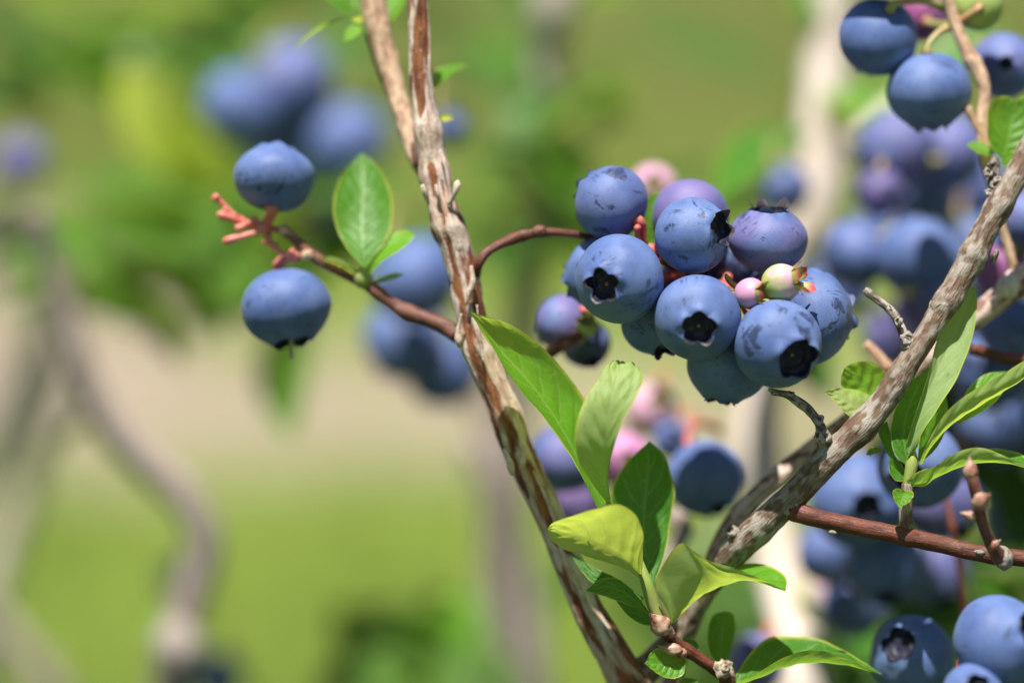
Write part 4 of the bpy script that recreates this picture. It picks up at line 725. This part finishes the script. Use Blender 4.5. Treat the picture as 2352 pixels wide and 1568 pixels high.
GM = 'blurred berries below the sharp cluster'
for a in ((1294, 742, 66, 28, (-.5, -.3, -.3), 'violet berry left of the cluster, against the twig below it', .55, .1), (1346, 790, 58, 33, (.2, -.6, .4), 'dark berry behind the twig above the long leaf', .3, .95), (1618, 1098, 92, 40, (.3, -.65, .35), 'bright blurred berry behind the dark upright leaf', .05, .05),
          (1300, 1052, 82, 44, (-.3, -.6, -.3), 'lavender berry behind the long green leaf', .38, .05), (1545, 1010, 46, 58, (0, .2, .5), 'small hazy grey-blue berry above the bright blurred one', .2, .1), (1330, 1150, 66, 60, (.2, -.5, .4), 'dark purple berry below the lavender one', .8, .8), (1738, 1520, 66, 52, (0, .2, .5), 'lilac berry behind the arching bottom leaf', .5, .05)):
    berry(*a[:5], a[5], GM, q=.93, purple=a[6], wear=a[7], res=1, lobe=.06, ped=(a[0] + 36, a[1] - a[2] - 20, a[3] + 16))
berry(1432, 1058, 66, 52, (.1, .1, .6), 'magenta-pink ripening berry behind the crinkled leaf', GM, unripe=True, pink=1.0, res=1, rc=.3, lobe=.1, ped=(1460, 980, 66))
berry(1494, 938, 64, 62, (.2, .3, .6), 'pale pink unripe berry under the cluster', GM, unripe=True, pink=.55, res=1, rc=.35, lobe=.15, ped=(1530, 860, 80))
berry(1500, 432, 56, 52, (0, .2, .7), 'pale pink unripe berry peeping over the top left of the cluster', GM, unripe=True, pink=.6, res=1, rc=.35, lobe=.1, ped=(1520, 520, 56))
berry(1348, 748, 26, 25, (0, .5, .8), 'tiny green unripe berry by the violet berry', GM, unripe=True, pink=.1, res=1, rc=.5, cup=.3, lobe=.5, flare=.4, ped=(1330, 780, 26), pedmat=M_PEDG)
GF = 'blurred berries behind the left side'
for a in ((955, 640, 104, 84, (.2, -.3, -0.12), 'blurred blue berry touching the left side of the peeling stem', .1, .1), (930, 782, 98, 98, (-.2, -.4, -0.12), 'dark blurred berry under the left twig', .1, .6), (1020, 850, 92, 104, (.3, -.4, -0.12), 'dark blurred berry against the peeling stem, lower down', .1, .6),
          (556, 248, 96, 157, (-.2, -.3, -0.12), 'far blurred berry, leftmost of the upper left clump', .05, .05), (668, 190, 104, 167, (.2, -.2, -0.12), 'far blurred violet-blue berry, topmost of the upper left clump', .3, .05), (790, 330, 104, 171, (.1, -.3, -0.12), 'far blurred berry behind the oval leaf', .1, .1), (640, 330, 80, 195, (.1, -.3, -0.12), 'far dim berry low in the upper left clump', .1, .4),
          (1036, 296, 42, 88, (.2, -.2, -0.12), 'small dark blue berry right behind the peeling stem top', .1, 1.), (46, 372, 64, 215, (.1, -.2, -0.12), 'very far mauve-grey berry near the left edge', .55, .2), (785, 440, 90, 180, (0, -.4, -0.12), 'far blurred berry between the left pair and the oval leaf', .15, .2),
          (500, 1556, 66, 225, (.1, .3, -0.18), 'very far blue berry at the bottom edge', .1, .1), (410, 1330, 46, 215, (.0, .1, -0.24), 'small far lilac berry on the curved background stem', .4, .1)):
    berry(*a[:5], a[5], GF, q=.92, purple=a[6], wear=a[7], res=0, lobe=.05, ped=(a[0] + 30, a[1] - a[2] - 40, a[3] + 26), pedmat=M_PEDG)

# ================================================================== BACKGROUND STEMS AND THEIR LEAVES
GS = 'blurred stems behind'
def bstem(rows, mat, label, dx=.02, dy=.05, r=.006, seed=0., **k):
    return stem_root('blueberry_branch', to_ground(px(rows), dx, dy, r, 4), mat, label, 'stem', GS, nphi=16, step=.0022, style='peel', seed=seed, **k)
BA = bstem([(1930, -120, 118, 92), (1905, 60, 117, 96), (1892, 250, 115, 110), (1878, 420, 113, 119), (1838, 560, 111, 105), (1790, 720, 109, 96), (1748, 900, 106, 101), (1740, 1020, 102, 110), (1758, 1150, 97, 105), (1792, 1300, 91, 110), (1822, 1440, 85, 114), (1840, 1568, 78, 119)], B_PALE, 'wide blurred whitish stem behind the right of the cluster', seed=1., dy=.01)
tube('side_branch', px([(1880, 420, 112, 60), (1950, 350, 118, 56), (2030, 280, 126, 50), (2140, 190, 136, 46)]), B_PALE, BA, 14, .002, style='peel', seed=2.)
tube('side_branch', px([(1990, 740, 96, 40), (2080, 700, 90, 38), (2180, 660, 84, 36)]), B_RED, BA, 12, .002, style='rough', rough=.1, seed=2.)
BB = bstem([(1290, -120, 225, 100), (1272, 20, 222, 92), (1250, 180, 222, 66), (1236, 330, 220, 80), (1226, 480, 220, 74), (1210, 640, 222, 76), (1196, 800, 224, 80), (1176, 960, 226, 84), (1160, 1130, 228, 96), (1150, 1280, 230, 100), (1158, 1430, 232, 104), (1172, 1568, 234, 110)], B_DULL, 'blurred grey-tan upright stem between peeling stem and cluster', seed=4.)
tube('side_branch', px([(1296, -130, 215, 96), (1282, -40, 212, 104), (1270, 30, 212, 90), (1262, 80, 215, 50)]), B_PALE, BB, 14, .002, style='peel', seed=21.)
BC = bstem([(80, 480, 112, 50), (128, 640, 115, 54), (168, 790, 116, 61), (232, 950, 118, 72), (320, 1050, 120, 77), (420, 1140, 122, 77), (468, 1230, 124, 79), (455, 1330, 126, 81), (415, 1440, 126, 88), (395, 1568, 128, 92)], B_DULL, 'blurred brown stem snaking down the left side', seed=6., r=.005)
ball('bark_knot', at(410, 1492, 120), sz(60, 120), B_DULL, BC, (0, 0, 1), 1.2, .2, 12, 3.)
BD = bstem([(150, 820, 330, 60), (100, 960, 330, 70), (50, 1120, 330, 76), (-10, 1300, 332, 80), (-60, 1450, 334, 84)], B_PALE, 'very blurred pale stem leaning to the left edge', seed=8., dx=-.02)
BE = bstem([(-120, 1330, 280, 60), (-20, 1420, 280, 62), (60, 1510, 280, 64), (130, 1600, 280, 66)], B_DULL, 'very blurred pale stem crossing the bottom left corner', seed=9.)
BF = bstem([(-40, 480, 260, 120), (20, 540, 262, 110), (90, 570, 262, 90), (130, 620, 262, 70)], B_PALE, 'blurred pale dead branch at the left edge', seed=10., r=.004, dx=-.35)
BG = bstem([(300, 130, 250, 44), (420, 300, 245, 44), (560, 420, 240, 44), (760, 540, 236, 46), (960, 660, 236, 48), (1080, 860, 236, 50), (1150, 1100, 236, 50), (1190, 1568, 238, 52)], B_DULL, 'thin blurred stem slanting behind the left pair of berries', seed=11., r=.004)
BH = bstem([(1080, 1020, 170, 50), (1120, 1100, 170, 60), (1150, 1190, 172, 66), (1190, 1300, 174, 70), (1230, 1568, 176, 74)], B_DULL, 'blurred grey-pink stem left of the peeling stem at the bottom', seed=12.)
BI = bstem([(1540, 1180, 46, 40), (1570, 1210, 46, 46), (1545, 1270, 44, 34), (1530, 1340, 44, 34)], B_DULL, 'small blurred dark twig behind the dark upright leaf', seed=13., r=.002)
tube('side_twig', px([(1264, 812, 26, 28), (1290, 792, 24, 30), (1320, 776, 24, 28), (1342, 764, 25, 20)]), B_MAR, BB, 12, .0008, style='rough', rough=.1, seed=1.)

def bl(parent, base, tip, w_, top, young=.4, **k): return leaf_simple(base, tip, w_ * 1.25, parent, top, young=young, n=16, m=7, rib=.0004, **k)
# left: bright and dark leaves far behind
bl(BG, (520, 420, 200), (270, 130, 170), 190, (-.5, .75, -.4), 1.); bl(BG, (560, 440, 200), (380, 250, 185), 130, (-.3, .8, -.3), 1.); bl(BG, (430, 330, 240), (250, -10, 260), 200, (.3, .5, .7), .15); bl(BG, (380, 270, 245), (60, 40, 260), 240, (.1, .8, .5), .25)
bl(BG, (600, 480, 238), (420, 780, 225), 170, (-.2, .8, .4), .75); bl(BG, (560, 440, 238), (300, 640, 225), 170, (.1, .8, -.4), .7); bl(BG, (480, 380, 240), (220, 480, 232), 140, (0, .9, .2), .5)
bl(BG, (700, 560, 236), (470, 560, 225), 150, (0, .85, -.3), .7); bl(BG, (740, 640, 236), (900, 520, 228), 130, (0, .8, .4), .2); bl(BG, (700, 560, 236), (860, 420, 250), 150, (0, .8, .4), .05)
bl(BG, (440, 300, 245), (620, 60, 255), 170, (.2, .5, .7), .02); bl(BG, (480, 330, 245), (420, 60, 250), 110, (-.4, .4, -.6), .7); bl(BG, (520, 380, 245), (740, 90, 240), 150, (.3, .7, .5), .25); bl(BG, (640, 480, 240), (860, 200, 235), 170, (-.3, .6, -.6), .6)
bl(BC, (90, 520, 192), (230, 600, 188), 110, (0, .9, .3), .2); bl(BC, (150, 700, 195), (350, 740, 185), 120, (0, .9, .3), .3); bl(BC, (240, 960, 198), (120, 1010, 190), 70, (0, .9, .2), .3); bl(BC, (330, 1060, 200), (240, 1000, 210), 60, (0, .8, .4), .1); bl(BC, (140, 660, 195), (60, 560, 200), 90, (0, .7, .6), .3)
bl(BC, (440, 1400, 206), (340, 1480, 200), 90, (.2, .8, .3), .6)
# low leaves bottom centre-left
for i, (b_, t_, w_, yg) in enumerate((((1180, 1560, 230), (900, 1380, 220), 150, .5), ((1170, 1500, 230), (980, 1330, 240), 120, .6), ((1170, 1568, 232), (1010, 1450, 215), 150, .9), ((1180, 1600, 230), (720, 1520, 225), 140, .4))):
    bl(BB, b_, t_, w_, (rng.uniform(-.3, .3), .8, .4), yg)
# leaves round the middle stem
for i, (b_, t_, w_, tp, yg) in enumerate((((1236, 330, 220), (1390, 190, 200), 130, (0, .8, .4), .4), ((1240, 300, 220), (1340, 460, 205), 130, (.2, .7, .5), .5), ((1250, 200, 220), (1100, 90, 215), 120, (0, .8, .4), .2), ((1226, 480, 220), (1090, 430, 200), 130, (0, .85, .4), .15), ((1220, 520, 220), (1120, 640, 205), 110, (0, .85, .4), .05), ((1270, 30, 222), (1440, -40, 215), 130, (0, .8, .3), .4), ((1250, 180, 220), (1180, 330, 200), 90, (-.2, .5, .7), .05), ((1210, 640, 220), (1320, 560, 205), 90, (0, .8, .4), .6))):
    bl(BB, b_, t_, w_, tp, yg)
# around the pale stem on the right
for i, (b_, t_, w_, tp, yg) in enumerate((((1860, 480, 108), (1660, 430, 72), 70, (.1, .8, .4), .2), ((1840, 300, 100), (1650, 400, 70), 120, (-.1, .75, .5), .2), ((1890, 200, 114), (1990, 260, 108), 90, (0, .8, .4), .6), ((1900, 60, 114), (1840, -60, 118), 90, (0, .6, .6), .1), ((1780, 760, 114), (1910, 900, 100), 110, (0, .8, .4), .2),
        ((1880, 1420, 122), (2030, 1500, 100), 130, (0, .8, .4), .1), ((2140, 190, 136), (2300, 60, 140), 150, (0, .7, .5), .2), ((2030, 280, 126), (1960, 160, 130), 110, (0, .7, .5), .45), ((2180, 660, 84), (2300, 900, 78), 130, (0, .7, .5), .0), ((2100, 700, 88), (2260, 1020, 84), 130, (0, .7, .5), .02))):
    bl(BA, b_, t_, w_, tp, yg)
leaf_simple((2330, 1420, 44), (2262, 1330, 40), 80, BA, (-.2, .5, .8), young=.2, n=18, m=9); leaf_simple((2360, 1400, 44), (2300, 1320, 42), 70, BA, (-.2, .5, -.8), young=.5, n=18, m=9)

# ================================================================== LEAF MASSES, SOME UNSEEN AND ADDED TO BLOCK LIGHT
def foliage(name, label, spots, nleaf, seed, young=.05, big=1., mat=None):
    r_ = np.random.default_rng(seed); V, F, U = [], [], []
    for _ in range(nleaf):
        c = spots(r_)
        if c is None: continue
        L = r_.uniform(.022, .042) * big; W = L * r_.uniform(.36, .5) / 2; an = r_.uniform(0, 6.28); el = r_.uniform(-.5, .6)
        ax_ = np.array((math.cos(an) * math.cos(el), math.sin(an) * math.cos(el), math.sin(el))); n_ = np.array((r_.normal(0, .4), r_.normal(-.15, .4), 1.)); n_ -= ax_ * n_.dot(ax_); n_ /= np.linalg.norm(n_); sd_ = np.cross(n_, ax_); b0 = len(V)
        for i in range(6):
            u = i / 5; wd = W * (max(0, math.sin(math.pi * u ** .9)) ** .8)
            for k in (-1, 0, 1): V.append(c + ax_ * L * u + sd_ * k * wd + n_ * (abs(k) * wd * .25 - u * u * L * .15)); U.append((u, (k + 1) / 2))
        F += [tuple(b0 + q_ for q_ in f) for f in grid_faces(6, 3)]
    o = mesh_obj(name, V, [f[::-1] for f in F], mat or M_LEAF, uv=U); o.color = (young, .7, .3, 1); tag(o, label, 'foliage', kind='stuff'); return o
def low_spots(r_):
    y_ = r_.uniform(.02, 1.05); z_ = r_.uniform(.15, 1) * (.79 - .38 * y_); x_ = r_.uniform(-.42, .46)
    return np.array((x_, y_, z_))
foliage('foliage', 'unseen lower leaves of the bush, added to cut bounced light', low_spots, 8000, 3, mat=M_DARK)  # below the view, added so less ground light reaches the berry undersides
def right_spots(r_):
    p_ = at(r_.uniform(1560, 2500), r_.uniform(1270, 1700), r_.uniform(180, 330)); return np.array(p_) if r_.random() < .9 else None
foliage('foliage', 'dark out-of-focus foliage behind the bottom right berries', right_spots, 170, 5, .15, mat=M_MID)
def corner_spots(r_):
    return np.array(at(r_.uniform(2180, 2480), r_.uniform(760, 1000), r_.uniform(75, 130)))
foliage('foliage', 'shadowy leaves behind the rosette at the right edge', corner_spots, 40, 6, mat=M_DARK)

def row_spots(r_):
    y_ = r_.uniform(.10, 1.15); x_ = r_.uniform(.16 + .23 * y_, 1.5) * r_.choice((-1, 1)); return np.array((x_, y_, r_.uniform(.1, .98)))
foliage('foliage', 'unseen bush leaves on either side, added to block sky and ground light', row_spots, 6500, 8, 0., 1.2, M_DARK)  # outside the view, added to hold back side light and deepen contrast
def top_left_spots(r_):
    a_ = r_.uniform(-160, 860); return np.array(at(a_, r_.uniform(-140, 340 - .30 * a_), r_.uniform(230, 400)))
foliage('foliage', 'dark and light blurred leaves filling the upper left', top_left_spots, 62, 9, .4, 1.3, M_MID)
def mid_spots(r_): return np.array(at(r_.uniform(1040, 1480), r_.uniform(-100, 620), r_.uniform(200, 380)))
foliage('foliage', 'blurred leaves behind the top middle, between peeling stem and cluster', mid_spots, 24, 10, .35, 1.2, M_MID)
def left_spots(r_): return np.array(at(r_.uniform(180, 680), r_.uniform(380, 740), r_.uniform(150, 260)))
foliage('foliage', 'blurred mid-green leaves left of the soft-focus berry pair', left_spots, 26, 11, .7, 1.25, M_MID)
def low_left_spots(r_): return np.array(at(r_.uniform(640, 1120), r_.uniform(1330, 1640), r_.uniform(180, 300)))
foliage('foliage', 'blurred dark leaves at the bottom left of the peeling stem', low_left_spots, 14, 12, .5, 1.2, M_MID)
